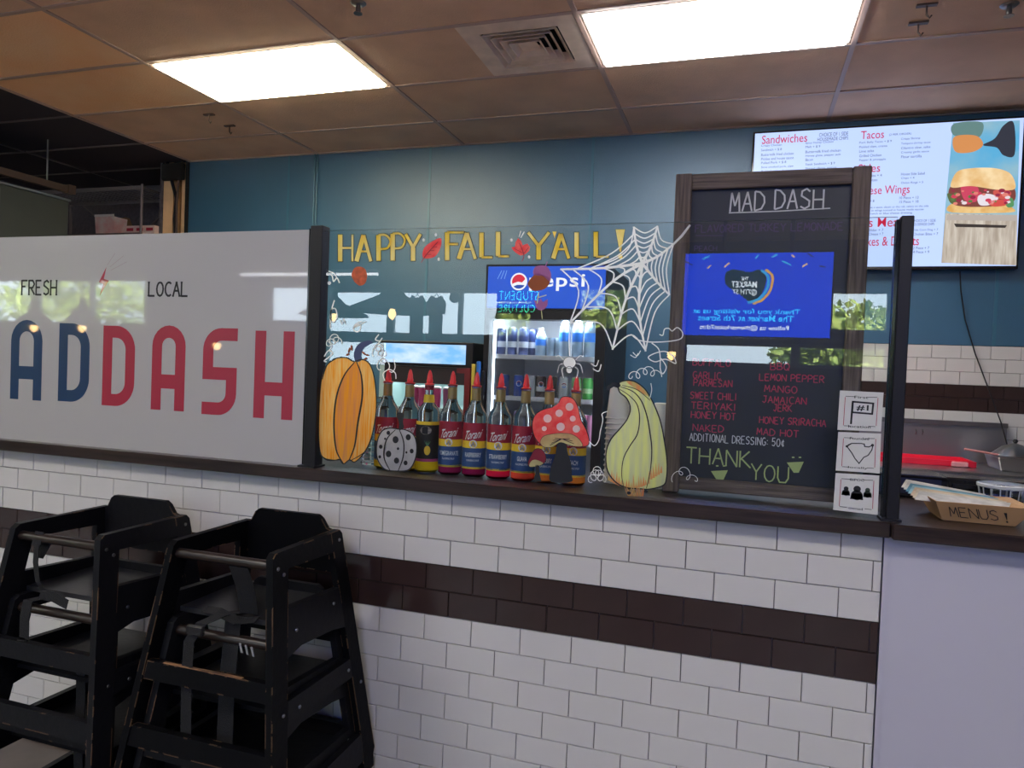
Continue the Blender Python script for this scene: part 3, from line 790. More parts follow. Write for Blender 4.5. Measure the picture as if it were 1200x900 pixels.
art('outline', [ribbon2(spl(f_([(392, 250), (412, 214), (455, 208), (500, 230), (530, 290), (548, 370), (585, 440), (606, 515), (592, 552), (540, 562)])), .9), ribbon2(spl(f_([(265, 547), (222, 490), (205, 410), (225, 340), (280, 300), (350, 282)])), .9), ribbon2(spl(un, True), .5, True)] +
    [line(f_([(415, 505), q]), .7) for q in ((340, 535), (350, 515), (365, 500), (500, 540), (490, 520), (470, 503), (330, 550))], m_paint_k, ms, YO)
cp2 = f_([(228, 576), (270, 578), (298, 615), (300, 660), (270, 688), (225, 700), (188, 700), (176, 672), (198, 620)])
m2 = art('painted_mushroom', [poly2(spl(cp2, True))], m_paint_dr, gp, YF - .0003, 'small dark red mushroom painted beside the large one')
art('gills', [poly2(spl(f_([(186, 698), (200, 660), (235, 652), (282, 676), (240, 700)]), True))], m_paint_cream, m2, YD)
art('stalk', [poly2(f_([(228, 688), (250, 688), (256, 740), (270, 805), (212, 805), (230, 740)]))], m_paint_k, m2, YD)
art('outline', [ribbon2(spl(cp2, True), .6, True)], m_paint_k, m2, YO)

# gourd
f_ = lambda P: T(P, 690, 430, 5.6)
go = f_([(195, 112), (240, 90), (300, 95), (360, 135), (400, 190), (440, 270), (475, 370), (500, 500), (515, 620), (512, 720), (490, 775), (400, 800), (330, 797), (250, 790), (180, 755), (130, 690), (115, 620), (120, 540), (150, 470), (210, 400), (255, 340), (275, 270), (250, 205), (205, 165)])
gd = art('painted_gourd', [poly2(spl(go, True))], m_paint_g, gp, YF, 'yellow green gourd with black rib lines painted on the glass')
tips = []
for k in range(22):
    a_ = k / 21; bx_ = 135 + a_ * 340; by_ = 700 + 95 * math.sin(math.pi * min(1, .15 + a_ * .8)) - (20 if a_ > .8 else 0)
    tips.append(poly2(f_([(bx_ - 9, by_), (bx_ + random.uniform(-4, 4), by_ - random.uniform(35, 95)), (bx_ + 9, by_)])))
tips.append(poly2(spl(f_([(250, 96), (300, 100), (355, 140), (392, 190), (340, 165), (290, 130)]), True)))
art('orange_tips', tips, m_paint_go, gd, YD, 'orange brush strokes at foot and crown')
art('rib_lines', [ribbon2(spl(go, True), 1.5, True), line(f_([(195, 140), (270, 190), (320, 250), (335, 340), (320, 440), (270, 520), (230, 600), (218, 700), (230, 788)]), 1.3), line(f_([(210, 130), (290, 160), (345, 220), (380, 310), (400, 410), (415, 540), (405, 680), (380, 795)]), 1.5), line(f_([(220, 120), (320, 150), (405, 220)]), .9)], m_paint_k, gd, YO)
art('stem', [poly2(f_([(118, 128), (165, 98), (205, 108), (212, 122), (198, 140), (165, 130), (122, 158)]))], m_paint_k, gd, YO)
art('foot_scribble', [line(f_([(250 + 8 * k + random.uniform(-15, 15), 790 + random.uniform(-6, 8)), (262 + 8 * k, 845), (255 + 9 * k, 800)]), 1.0) for k in range(13)], m_paint_go, gd, YO)
art('foot_leaves', [circ2(*f_([(a, b)])[0], 2.4, 10, 2.0) for a, b in ((270, 800), (300, 815), (375, 815), (265, 825))], m_paint_k, gd, YO)

# spider web + spider
C_ = (753, 309)
ends = [(743, 266), (771, 265), (790, 286), (785, 346), (757, 412), (718, 410), (667, 380), (657, 316)]
def curve_to(e, bend): 
    mx_ = ((C_[0] + e[0]) / 2 + bend[0], (C_[1] + e[1]) / 2 + bend[1]); return spl([C_, mx_, e])
bends = [(-2, 0), (2, 0), (0, 3), (2, 4), (-6, 2), (-2, -8), (8, -14), (2, 2)]
sk = [curve_to(e, b) for e, b in zip(ends, bends)]
wb = [ribbon2(s, [3.4 - 1.3 * k / len(s) for k in range(len(s))]) for s in sk]
def at_t(s, t):
    i = min(len(s) - 1, t * (len(s) - 1)); a = int(i); b = min(a + 1, len(s) - 1); q = i - a
    return (s[a][0] * (1 - q) + s[b][0] * q, s[a][1] * (1 - q) + s[b][1] * q)
ordr = [0, 1, 2, 3, 4, 5, 6, 7, 0]
for a, b in zip(ordr[:-1], ordr[1:]):
    long_ = a in (5, 6, 7)
    for t in ((.22, .36, .5, .64, .78, .98) if not (a in (6,)) else (.2, .34, .5, .66, .82, .98)):
        if a == 7 and t > .8: continue
        p, q = at_t(sk[a], t), at_t(sk[b], t)
        mx_ = ((p[0] + q[0]) / 2, (p[1] + q[1]) / 2)
        ctl = (mx_[0] + (C_[0] - mx_[0]) * .17, mx_[1] + (C_[1] - mx_[1]) * .17)
        wb.append(ribbon2(spl([p, ctl, q]), 1.6))
wb.append(ribbon2([(789, 287), (799, 277), (809, 264)], [2.2, 3.0, 2.4]))
wb.append(ribbon2(spl([(743, 268), (738, 290), (722, 304), (700, 312)]), 1.5))
wb.append(ribbon2(spl([(668, 380), (667.5, 400), (668, 417)]), 1.2))
web = art('painted_web', wb, m_paint_w, gp, YO, 'white spider web painted across the glass')
spd = art('painted_spider', [circ2(668, 425, 7.2, 18, 6.6), circ2(667.5, 433.5, 3.4, 14, 4.0)], m_paint_w, gp, YD, 'small white spider painted on the glass under the web')
art('legs', [ribbon2(spl(P), .8) for P in ([(661, 422), (656, 417), (652, 418)], [(661, 426), (656, 428), (654, 437)], [(662, 430), (659, 433), (661, 443)], [(675, 422), (680, 417), (684, 418)], [(675, 426), (681, 428), (683, 437)], [(674, 430), (678, 434), (676, 443)])], m_paint_w, spd, YO)
art('outline', [ribbon2(circ2(668, 425, 7.4, 18, 6.8)[0], .5, True), ribbon2(circ2(667.5, 433.5, 3.6, 14, 4.2)[0], .5, True)], m_paint_k, spd, YO)

def edges(p, w, t=1.15):
    out = []; n = len(p)
    for sgn in (1, -1):
        q = []
        for i in range(n):
            a_ = Vector(p[max(i - 1, 0)]); b_ = Vector(p[min(i + 1, n - 1)]); d_ = (b_ - a_).normalized(); o_ = Vector((-d_.y, d_.x)) * sgn * (w / 2 + t * .3)
            q.append((p[i][0] + o_.x, p[i][1] + o_.y))
        out.append(ribbon2(q, t if sgn < 0 else t * .7))
    e = [Vector(p[0]), Vector(p[-1])]
    for a_, b_ in ((0, 1), (n - 1, n - 2)):
        d_ = (Vector(p[a_]) - Vector(p[b_])).normalized(); nn = Vector((-d_.y, d_.x)) * (w / 2 + t * .5); c_ = Vector(p[a_]) + d_ * t * .3
        out.append(ribbon2([tuple(c_ + nn), tuple(c_ - nn)], t * .8))
    return out
# lettering HAPPY FALL Y'ALL !
A5 = lambda l, r, t, b: (390 + l / 6.316, 390 + r / 6.316, 255 + t / 6.316, 255 + b / 6.316)
A6 = lambda l, r, t, b: (570 + l / 6.667, 570 + r / 6.667, 255 + t / 6.667, 255 + b / 6.667)
wordbox = [('H', A5(62, 152, 128, 326)), ('A', A5(182, 288, 132, 326)), ('P', A5(345, 432, 132, 322)), ('P', A5(450, 538, 122, 320)), ('Y', A5(545, 655, 124, 322)),
           ('F', A5(852, 975, 112, 318)), ('A', A5(938, 1060, 116, 308)), ('L', A5(1105, 1190, 114, 296)), ('L', A6(96, 186, 114, 304)),
           ('Y', A6(330, 494, 118, 330)), ('A', A6(525, 648, 130, 322)), ('L', A6(708, 800, 118, 312)), ('L', A6(858, 962, 114, 308))]
for kd, (l, r, t, b) in wordbox:
    thick = []; 
    for k, st in enumerate(HAND[kd]):
        pts = [(l + p[0] * (r - l), b - p[1] * (b - t)) for p in st]
        wdt = 5.2 if (k == 0 and kd != 'A') or (kd == 'A' and k == 0) else (3.6 if kd in 'Y' or (kd == 'A' and k == 1) else 2.4)
        if len(pts) > 2: pts = spl(pts)
        thick.append((pts, wdt))
    lt = art('painted_letter', [ribbon2(p, w) for p, w in thick], m_paint_y, gp, YO, 'yellow painted letter ' + kd)
    art('outline', sum([edges(p, w) for p, w in thick], []), m_paint_k, lt, YF)
l, r, t, b = A6(1012, 1085, 95, 270)
ex = art('painted_letter', [poly2([(l, t), (r, t), ((l + r) / 2 + .8, b), ((l + r) / 2 - .8, b)]), circ2((l + r) / 2, b + 5.4, 2.6, 12)], m_paint_y, gp, YO, 'yellow painted exclamation mark')
art('outline', [ribbon2([(l, t), (r, t), ((l + r) / 2 + .8, b), ((l + r) / 2 - .8, b)], .8, True), ribbon2(circ2((l + r) / 2, b + 5.4, 2.8, 12)[0], .6, True)], m_paint_k, ex, YF)
l, r, t, b = A6(520, 552, 112, 165)
art('painted_letter', [poly2([(l, t), (r, t), ((l + r) / 2, b)])], m_paint_y, gp, YO, 'yellow painted apostrophe')

# leaves, acorns, swirls
f_ = lambda P: T(P, 390, 255, 6.316)
lf = art('painted_leaf', [poly2(spl(f_([(670, 290), (680, 230), (730, 185), (805, 155), (800, 230), (760, 290), (700, 305)]), True))], m_paint_r, gp, YD, 'red oval leaf painted between the first two words')
art('veins', [line(f_([(660, 335), (700, 275), (785, 180)]), .9)] + [line(f_([(700 + 25 * k, 275 - 28 * k), (735 + 22 * k, 275 - 28 * k)]), .5) for k in range(3)], m_paint_dr, lf, YO)
f_ = lambda P: T(P, 570, 255, 6.667)
lf = art('painted_leaf', [poly2(f_([(200, 235), (228, 228), (232, 195), (252, 162), (275, 185), (288, 218), (325, 205), (345, 232), (338, 262), (305, 290), (270, 300), (232, 275), (212, 256)]))], m_paint_r, gp, YD, 'red lobed leaf painted between the last two words')
art('veins', [line(f_([(282, 345), (297, 292), (262, 200)]), .9), line(f_([(290, 280), (225, 245)]), .5), line(f_([(295, 285), (335, 235)]), .5)], m_paint_dr, lf, YO)
dts = [circ2(390 + a / 6.316, 255 + b / 6.316, 1.5, 10, 2.2) for a, b in ((678, 168), (768, 130), (790, 310))] + [circ2(570 + a / 6.667, 255 + b / 6.667, 1.5, 10, 1.9) for a, b in ((200, 178), (338, 310))] + \
      [line([(611, 271), (609, 278)], 1.2), line([(615, 272), (611, 279)], 1.2)]
art('paint_dots', dts, m_paint_w, gp, YO)
ac = art('painted_acorn', [poly2(spl([(619, 333), (624, 325), (631, 320), (640, 324), (645, 330), (640, 338), (631, 341), (624, 340)], True))], m_paint_br, gp, YD, 'brown acorn painted over the cooler sign')
art('acorn_cup', [poly2(spl([(626, 322), (628, 313), (640, 312), (646, 320), (645, 330), (637, 324)], True)), ribbon2([(640, 312), (642, 307)], 1.2)], m_paint_pu, ac, YO)
fw = art('painted_flower', [poly2(spl([(628, 357), (627, 352), (631, 354), (634, 350), (637, 354), (642, 351), (642, 357), (639, 362), (634, 364), (630, 362)], True))], m_paint_pu, gp, YD, 'purple tulip painted in front of the cooler door')
art('stalk', [line([(635, 363), (636, 374)], .9), line([(632, 343), (630, 356)], 1.4), line([(641, 346), (631, 349)], 1.2)], m_paint_cream, fw, YO)
art('painted_pumpkin', [poly2(spl([(413, 322), (417, 314), (424, 313), (429, 316), (431, 324), (429, 332), (423, 335), (418, 332), (415, 328)], True))], mat('faded_orange_paint', (0.80, 0.14, 0.04), .6, vary=.4, vscale=60), gp, YD, 'small reddish orange pumpkin painted near the top left of the glass')
def squig(cx, cy, w, h, n, loops, ph=0):
    return [(cx + w * (k / n - .5) + 4.2 * math.cos(ph + loops * 2 * math.pi * k / n), cy + h * math.sin(2.2 * math.pi * k / n + ph) + 4.6 * math.sin(ph + loops * 2 * math.pi * k / n)) for k in range(n + 1)]
sw = [ribbon2(squig(755, 437, 34, 3, 60, 4, .5), .95), ribbon2(squig(700, 556, 14, 5, 50, 5, 1.2), .8), ribbon2(squig(803, 556, 26, 5, 44, 3, 2.0), .7),
      ribbon2(spl([(742, 394), (750, 399), (765, 401), (785, 400), (798, 397), (800, 390), (794, 384), (788, 388), (784, 385), (779, 386), (777, 393), (773, 392)]), 1.3),
      ribbon2(spl([(764, 402), (772, 409), (774, 420), (774, 432), (777, 438), (781, 430), (775, 420)]), 1.3), ribbon2(spl([(790, 418), (780, 412), (768, 414), (760, 419), (768, 424), (780, 421), (792, 426), (790, 418)]), 1.3),
      ribbon2(spl([(739, 416), (745, 419), (748, 414)]), 1.0), ribbon2(spl([(742, 413), (747, 417), (751, 411)]), 1.0), ribbon2(spl([(695, 432), (702, 435), (705, 427)]), 1.3), ribbon2(spl([(693, 426), (699, 429), (702, 422)]), 1.2),
      ribbon2(spl([(763, 449), (764, 457), (762, 466)]), .9), ribbon2(spl([(712, 482), (706, 485), (707, 492), (704, 505), (702, 516), (697, 522), (691, 517)]), 1.0)]
art('painted_swirls', sw, m_paint_w, gp, YO, 'white curling vines painted right of the web')
sw = [ribbon2(spl([(384, 320), (390, 323), (392, 330), (396, 326), (399, 332)]), 1.5), ribbon2(spl([(386, 318), (393, 321), (396, 327)]), 1.2), circ2(387, 332, 2.2, 10),
      ribbon2(spl([(393, 352), (390, 362), (388, 372), (392, 378), (396, 371), (394, 362), (389, 365), (388, 385)]), 1.5), ribbon2(spl([(400, 375), (402, 380), (404, 374), (406, 380)]), 1.0),
      ribbon2(spl([(425, 377), (418, 380), (415, 386), (420, 389), (424, 384), (421, 380), (416, 384), (430, 377)]), 1.3),
      ribbon2(squig(392, 399, 12, 3, 36, 3, .4), 1.0), ribbon2(spl([(386, 400), (390, 406), (387, 410)]), 1.1), ribbon2(spl([(381, 418), (386, 411), (391, 414), (386, 419), (381, 423), (384, 424)]), 1.4),
      ribbon2(spl([(445, 392), (441, 398), (447, 400)]), 1.3), ribbon2(spl([(449, 396), (443, 404), (438, 405)]), 1.2), ribbon2(squig(446, 411, 10, 4, 36, 3, 2.2), 1.2), ribbon2(squig(450, 425, 8, 4, 30, 2, 1.2), 1.0),
      ribbon2(spl([(462, 420), (464, 430), (461, 436), (457, 435)]), 1.0), ribbon2(spl([(452, 446), (450, 438), (457, 433), (464, 437), (465, 444)]), 1.1)]
art('painted_swirls', sw, m_paint_w, gp, YO, 'white curling vines painted around the orange pumpkin')

# ================================================================ STICKERS ON THE GLASS
m_card = mat('sticker_white', (0.66, 0.65, 0.62), 0.55, vary=.06, vscale=20)
m_mark = mat('grey_green_ink', (0.05, 0.075, 0.06), .6)
def sticker(q, label, kind, top, bot):
    tl, tr, br, bl = q
    Y1, Y2 = -.0056, -.0070
    def P(u, v):  # u right, v down in 0..1
        a = (tl[0] + (tr[0] - tl[0]) * u, tl[1] + (tr[1] - tl[1]) * u); b = (bl[0] + (br[0] - bl[0]) * u, bl[1] + (br[1] - bl[1]) * u)
        return g0(a[0] + (b[0] - a[0]) * v, a[1] + (b[1] - a[1]) * v)
    c = [P(0, 0), P(1, 0), P(1, 1), P(0, 1)]
    ctr = sum((Vector((p[0], Y1, p[1])) for p in c), Vector()) / 4
    t = thing('glass_sticker', label, 'sticker', ctr)
    V = [(p[0], Y1, p[1]) for p in c] + [(p[0], Y1 + .001, p[1]) for p in c]
    mk('card', (V, [(3, 2, 1, 0), (4, 5, 6, 7), (0, 1, 5, 4), (1, 2, 6, 5), (2, 3, 7, 6), (3, 0, 4, 7)]), m_card, t)
    L2 = lambda items: lift(join(*items), lambda u, v: (P(u, v)[0], Y2 + .0010, P(u, v)[1]))
    for sg in ([(.13, .16), (.13, .88)], [(.88, .14), (.88, .86)]): mk('red_border_line', L2([ribbon2(sg, .014)]), m_red, t)
    for sg in ([(.14, .14), (.36, .14)], [(.62, .14), (.86, .13)], [(.14, .89), (.3, .89)], [(.7, .88), (.86, .88)]): mk('black_border_line', L2([ribbon2(sg, .014)]), m_ink, t)
    for s, y in ((top, .15), (bot, .90)):
        tx = fit(text2(s, 1, 0, .01), .5 - .032 * len(s), y + .03, .5 + .032 * len(s), y - .035)
        mk('lettering', L2([tx]), m_ink, t)
    if kind == 1:
        mk('flag_emblem', L2([ribbon2([(.30, .84), (.31, .26)], .045), ribbon2([(.31, .27), (.78, .29), (.77, .56), (.31, .54)], .045, True), fit(text2('#1', 1, 0, .02), .40, .50, .68, .34)]), m_ink, t)
    elif kind == 2:
        mk('state_outline', L2([ribbon2([(.22, .36), (.33, .28), (.55, .27), (.62, .28), (.63, .34), (.72, .35), (.82, .30), (.80, .42), (.72, .56), (.62, .62), (.52, .78), (.42, .66), (.34, .52), (.22, .36)], .025),
                                 circ2(.22, .36, .03), circ2(.81, .30, .035), ribbon2([(.33, .28), (.24, .33)], .03)]), m_ink, t)
    else:
        def man(cx, cy, s): return [circ2(cx, cy - .10 * s, .075 * s, 12), poly2([(cx - .13 * s, cy + .14 * s), (cx - .11 * s, cy), (cx + .11 * s, cy), (cx + .13 * s, cy + .14 * s)]), circ2(cx, cy + .04 * s, .115 * s, 14)]
        mk('people_emblem', L2(man(.26, .47, .75) + man(.51, .50, 1.15)), m_ink, t)
        mk('person_emblem', L2(man(.75, .47, .78)), m_mark, t, label='grey green third figure')
sticker(((984, 457.5), (1035, 460), (1032, 505.5), (981, 503.5)), 'white square sticker with a black flag, topmost of three on the glass', 1, 'First', 'location')
sticker(((982, 506), (1032, 508), (1030.5, 554.5), (979, 551)), 'white square sticker with a state outline, middle of three on the glass', 2, 'Founded', 'locally')
sticker(((979, 554), (1030, 557), (1028, 603), (976, 597)), 'white square sticker with three figures, lowest of three on the glass', 3, 'BIPOC', 'owned')

# ================================================================ SYRUP BOTTLES
def wrap(vf, cx, cy, r, fx):     # wrap flat (u along arc in metres, z) on a cylinder facing angle fx
    return [(cx + r * math.sin(fx + u / r), cy - r * math.cos(fx + u / r), z) for u, z in vf[0]], vf[1]
def grid2(u0, u1, z0, z1, n=14):
    V = []; Fc = []
    for k in range(n + 1):
        u = u0 + (u1 - u0) * k / n; V += [(u, z0), (u, z1)]
    for k in range(n): Fc.append((2 * k, 2 * k + 2, 2 * k + 3, 2 * k + 1))
    return V, Fc
def subdiv_text(vf): return vf
def bottle(cx, cy, liq, flavour, label, facing, style=0, h=1.0):
    z = ZL + .001; r = .0375
    t = thing('syrup_bottle', label, 'bottle', (cx, cy, z), 'syrup bottles lined up behind the glass')
    prof = [(.030, 0), (r, .006), (r, .185), (.033, .200), (.020, .222), (.0145, .240), (.0135, .275), (.0155, .277), (.0155, .284)]
    if style == 1: prof = [(.030, 0), (.036, .006), (.036, .190), (.030, .205), (.016, .222), (.0135, .235), (.0135, .268), (.0155, .270), (.0155, .276)]
    mk('bottle_glass', lathe(cx, cy, [(a, z + b * h) for a, b in prof], 24, caps=False), m_bglass, t, smooth=True)
    ml = mat('syrup_' + '_'.join('%d' % (c * 99) for c in liq), tuple(min(1, c * 1.25) for c in liq), .08, trans=.12, ior=1.36)
    mk('syrup', lathe(cx, cy, [(.030, z + .003), (r + .0003, z + .0085), (r + .0003, z + (.029 if style == 0 else .037)), (.0335, z + (.0295 if style == 0 else .0375))], 24), ml, t, smooth=True)
    zc = z + .278 * h
    mk('pourer', lathe(cx, cy, [(.0150, zc), (.0160, zc + .004), (.0090, zc + .006), (.0105, zc + .013), (.0085, zc + .019), (.0078, zc + .030), (.0050, zc + .041), (.0022, zc + .047)], 14), m_cap, t, smooth=True)
    rr = r + .0006
    hw = r * 1.42
    if style == 0:
        mk('neck_band', lathe(cx, cy, [(.0150, z + .236 * h), (.0146, z + .274 * h)], 18, caps=False), m_gold, t, smooth=True)
        def band(z0, z1, m, nm, rr_=rr): return mk(nm, wrap(grid2(-hw, hw, z + z0, z + z1), cx, cy, rr_, facing), m, t, smooth=True)
        lb = band(.028, .168, m_lab_r, 'label')
        for z0, z1, m in ((.090, .112, m_lab_y), (.028, .090, m_lab_b), (.026, .032, m_lab_y)):
            mk('label_band', wrap(grid2(-hw, hw, z + z0, z + z1), cx, cy, rr + .0002, facing), m, lb, smooth=True)
        scr = fit(text2('Torani', 1, .75, .008), -.030, z + .119, .031, z + .146)
        scr = ([(a_, b_ + a_ * .16) for a_, b_ in scr[0]], scr[1])
        mk('script_lettering', wrap(scr, cx, cy, rr + .0005, facing), m_lab_w, lb)
        fl_ = fit(text2(flavour, 1, 0, .01), -.0048 * len(flavour) / 2 * 1.25, z + .062, .0048 * len(flavour) / 2 * 1.25, z + .076)
        mk('flavour_lettering', wrap(fl_, cx, cy, rr + .0005, facing), m_lab_w, lb)
        mk('small_print', wrap(fit(text2('FLAVORING SYRUP', 1), -.020, z + .049, .020, z + .055), cx, cy, rr + .0005, facing), m_lab_w, lb)
        mk('emblem', wrap(join(circ2(0, z + .103, .0125, 16)), cx, cy, rr + .0006, facing), m_lab_w, lb)
        mk('emblem_figure', wrap(join(circ2(0, z + .106, .004, 10), poly2([(-.0085, z + .094), (-.005, z + .104), (.005, z + .104), (.0085, z + .094)])), cx, cy, rr + .0008, facing), m_lab_m, lb)
    else:
        mk('neck_band', lathe(cx, cy, [(.0180, z + .222), (.0160, z + .246)], 18, caps=False), m_lab_y, t, smooth=True, label='yellow neck label')
        mk('neck_collar', lathe(cx, cy, [(.0145, z + .262), (.0145, z + .277)], 18, caps=False), m_lab_r, t, smooth=True)
        lb = mk('label', wrap(grid2(-hw, hw, z + .040, z + .160), cx, cy, rr, facing), mat('label_black', (0.014, 0.012, 0.012), .5), t, smooth=True, label='dark label with a pineapple picture')
        mk('label_band', wrap(grid2(-hw, hw, z + .152, z + .163), cx, cy, rr + .0003, facing), m_lab_y, lb, smooth=True)
        mk('label_band', wrap(grid2(-hw, hw, z + .036, z + .045), cx, cy, rr + .0003, facing), mat('label_pink', (.45, .05, .16), .5), lb, smooth=True)
        mk('pineapple_print', wrap(join(circ2(.003, z + .072, .010, 14, .015)), cx, cy, rr + .0005, facing), m_lab_y, lb)
        mk('leaf_print', wrap(join(*[poly2([(.003 - .002, z + .086), (.003 + a, z + .104), (.003 + .002, z + .086)]) for a in (-.012, -.006, 0, .006, .012)]), cx, cy, rr + .0006, facing), mat('label_green', (.08, .22, .09), .5), lb)
        mk('oval_print', wrap(join(circ2(-.004, z + .135, .019, 18, .013)), cx, cy, rr + .0005, facing), m_lab_m, lb)
    return t
bt = [(.025, .105, (.75, .48, .02), 'VANILLA', 'clear syrup bottle first from the left, half behind the orange pumpkin', 0),
      (.106, .100, (.75, .48, .02), 'MANGO', 'clear syrup bottle second from the left, behind the spotted pumpkin', 0),
      (.176, .098, (.80, .55, .01), 'PINEAPPLE', 'syrup bottle with dark pineapple label and yellow syrup, third from the left', 1),
      (.256, .098, (.22, .008, .06), 'POMEGRANATE', 'syrup bottle with crimson label marked pomegranate and dark magenta syrup', 0),
      (.336, .100, (.20, .006, .05), 'RASPBERRY', 'syrup bottle marked raspberry, fifth from the left', 0),
      (.417, .100, (.75, .008, .05), 'STRAWBERRY', 'syrup bottle marked strawberry with bright red syrup', 0),
      (.498, .100, (.78, .06, .03), 'GUAVA', 'syrup bottle marked guava, just left of the painted mushroom', 0),
      (.573, .100, (.70, .16, .02), 'CHERRY', 'syrup bottle mostly hidden behind the painted mushroom cap', 0),
      (.654, .104, (.75, .20, .02), 'PEACH', 'rightmost syrup bottle, marked peach, right of the painted mushroom', 0)]
for k, (x, y, lq, fv, lb_, st) in enumerate(bt):
    d = math.atan2(CAM.x - x, y - CAM.y)
    bottle(x, y, lq, fv, lb_, d * (.55 + .25 * ((k * 7) % 3) / 2), st)

# paper cups (two stacks)
m_cup = mat('paper_cup_white', (0.66, 0.64, 0.60), 0.55)
ORD = ['topmost', 'second from top', 'third from top', 'fourth from top', 'fifth from top', 'sixth from top', 'seventh from top', 'eighth from top', 'ninth from top', 'tenth from top', 'eleventh from top', 'twelfth from top', 'lowest']
def cup_stack(cx, cy, n, label_of, grp, r=.036, step=.0165):
    for k in range(n):
        z = ZL + .001 + k * step
        # upside-down cups nested on each other
        o = mk('paper_cup', lathe(cx, cy, [(r + .003, z), (r + .004, z + .003), (r + .0005, z + .005), (r - .009, z + .105), (r - .012, z + .106)], 22), m_cup, smooth=True, label=(ORD[n - 1 - k] + ' white paper cup ' + label_of), cat='cup', group=grp)
        if k < n - 1 and k > 0: pass
cup_stack(.765, .215, 13, 'in the stack behind the painted gourd', 'cups in the stack behind the gourd')
cup_stack(.905, .190, 10, 'in the shorter stack beside the chalkboard frame', 'cups in the stack beside the chalkboard')
# clear cups stacked left of the bottles
cc = mk('plastic_cup_stack', lathe(-.045, .14, sum([[(.034, ZL + .002 + k * .018), (.037, ZL + .010 + k * .018), (.034, ZL + .012 + k * .018)] for k in range(13)], []), 18, caps=False), m_bglass, smooth=True,
        label='stack of clear plastic cups behind the orange pumpkin', cat='cups')

# ================================================================ CHALKBOARD
YC = .125
cbx = thing('menu_chalkboard', 'tall framed chalkboard with handwritten menu standing on the counter behind the glass', 'chalkboard', (1.175, YC + .02, ZL))
xl, xr, zb, zt = .918, 1.432, ZL + .001, 2.053
fwid = .046
mk('board_panel', box(xl + fwid - .008, YC + .012, zb + .02, xr - fwid + .008, YC + .020, zt - fwid * .8), m_board, cbx)
mk('frame_side', box(xl, YC - .006, zb, xl + fwid, YC + .026, zt), m_wood_old, cbx, bevel=.003)
mk('frame_side', box(xr - fwid, YC - .006, zb, xr, YC + .026, zt), m_wood_old, cbx, bevel=.003)
mk('frame_top', box(xl + fwid, YC - .004, zt - fwid, xr - fwid, YC + .026, zt - .002), m_wood_old_h, cbx, bevel=.003)
mk('frame_bottom', box(xl + fwid, YC - .004, zb + .01, xr - fwid, YC + .026, zb + fwid), m_wood_old_h, cbx, bevel=.003)
YB2 = YC + .0112
def chalk(s, l, r, t, b, m, th=.0032, tl=0.0, nm='chalk_lettering', jit=.04):
    # l,r,t,b pixel extremes; tl = pixel drop from left end to right end
    pl = G(l, (t + b) / 2, YB2); pr = G(r, (t + b) / 2, YB2); pt = G((l + r) / 2, t, YB2); pb = G((l + r) / 2, b, YB2)
    vf = hand(s, 0, 0, pr.x - pl.x, pt.z - pb.z, th, jit=jit)
    sl = -tl * 0.0020
    mk(nm, ([(pl.x + a, YB2, pb.z + c + sl * a / (pr.x - pl.x)) for a, c in vf[0]], vf[1]), m, cbx)
chalk('MAD DASH', 856, 965, 223, 246, m_chalk, .0046)
def chline(P, m, w=.003): 
    q = [tuple(G(a, b, YB2)) for a, b in P]; mk('chalk_line', lift(ribbon2([(a[0], a[2]) for a in q], w), onplane(YB2)), m, cbx)
chline([(854, 249.5), (912, 247.5), (973, 244)], m_chalk, .0032)
chalk('FLAVORED TURKEY LEMONADE', 815, 988, 262, 271, m_chalk_p, .003)
chline([(815, 276), (848, 276)], m_chalk_p, .002)
chalk('PEACH', 814, 840, 288, 294, m_chalk_p, .002)
for s, l, r, y in (('BUFFALO', 812, 856, 425), ('GARLIC', 812, 845, 440), ('PARMESAN', 813, 858, 449), ('SWEET CHILI', 809, 863, 464), ('TERIYAKI', 810, 862, 476), ('HONEY HOT', 810, 862, 487), ('NAKED', 812, 848, 502)):
    chalk(s, l, r, y - 4, y + 4, m_chalk_r, .0026)
for s, l, r, y in (('BBQ', 903, 925, 429.5), ('LEMON PEPPER', 890, 966, 443), ('MANGO', 896, 934, 456), ('JAMAICAN', 893, 945, 469), ('JERK', 906, 928, 478), ('HONEY SRIRACHA', 890, 968, 494), ('MAD HOT', 887, 936, 507)):
    chalk(s, l, r, y - 4, y + 4, m_chalk_r, .0026)
chalk('ADDITIONAL DRESSING: 50c', 808, 920, 511, 520, m_chalk, .0022)
chalk('THANK', 804, 880, 526, 545, m_chalk_y, .0042)
chalk('YOU', 880, 924, 545, 564, m_chalk_y, .0038)
for c in ((843, 557), (932, 547)):
    q = [(c[0] - 10, c[1] - 5), (c[0] + 10, c[1] - 6), (c[0] + 4, c[1] + 7), (c[0] - 2, c[1] + 7)]
    mk('chalk_smile', lift(join(poly2([(G(*p, YB2).x, G(*p, YB2).z) for p in q][::-1]), ribbon2([(G(c[0] - 4, c[1] - 11, YB2).x, G(c[0] - 4, c[1] - 11, YB2).z), (G(c[0] - 1, c[1] - 11, YB2).x, G(c[0] - 1, c[1] - 11, YB2).z)], .004),
        ribbon2([(G(c[0] + 4, c[1] - 11, YB2).x, G(c[0] + 4, c[1] - 11, YB2).z), (G(c[0] + 7, c[1] - 11, YB2).x, G(c[0] + 7, c[1] - 11, YB2).z)], .004)), onplane(YB2)), m_chalk_y, cbx)

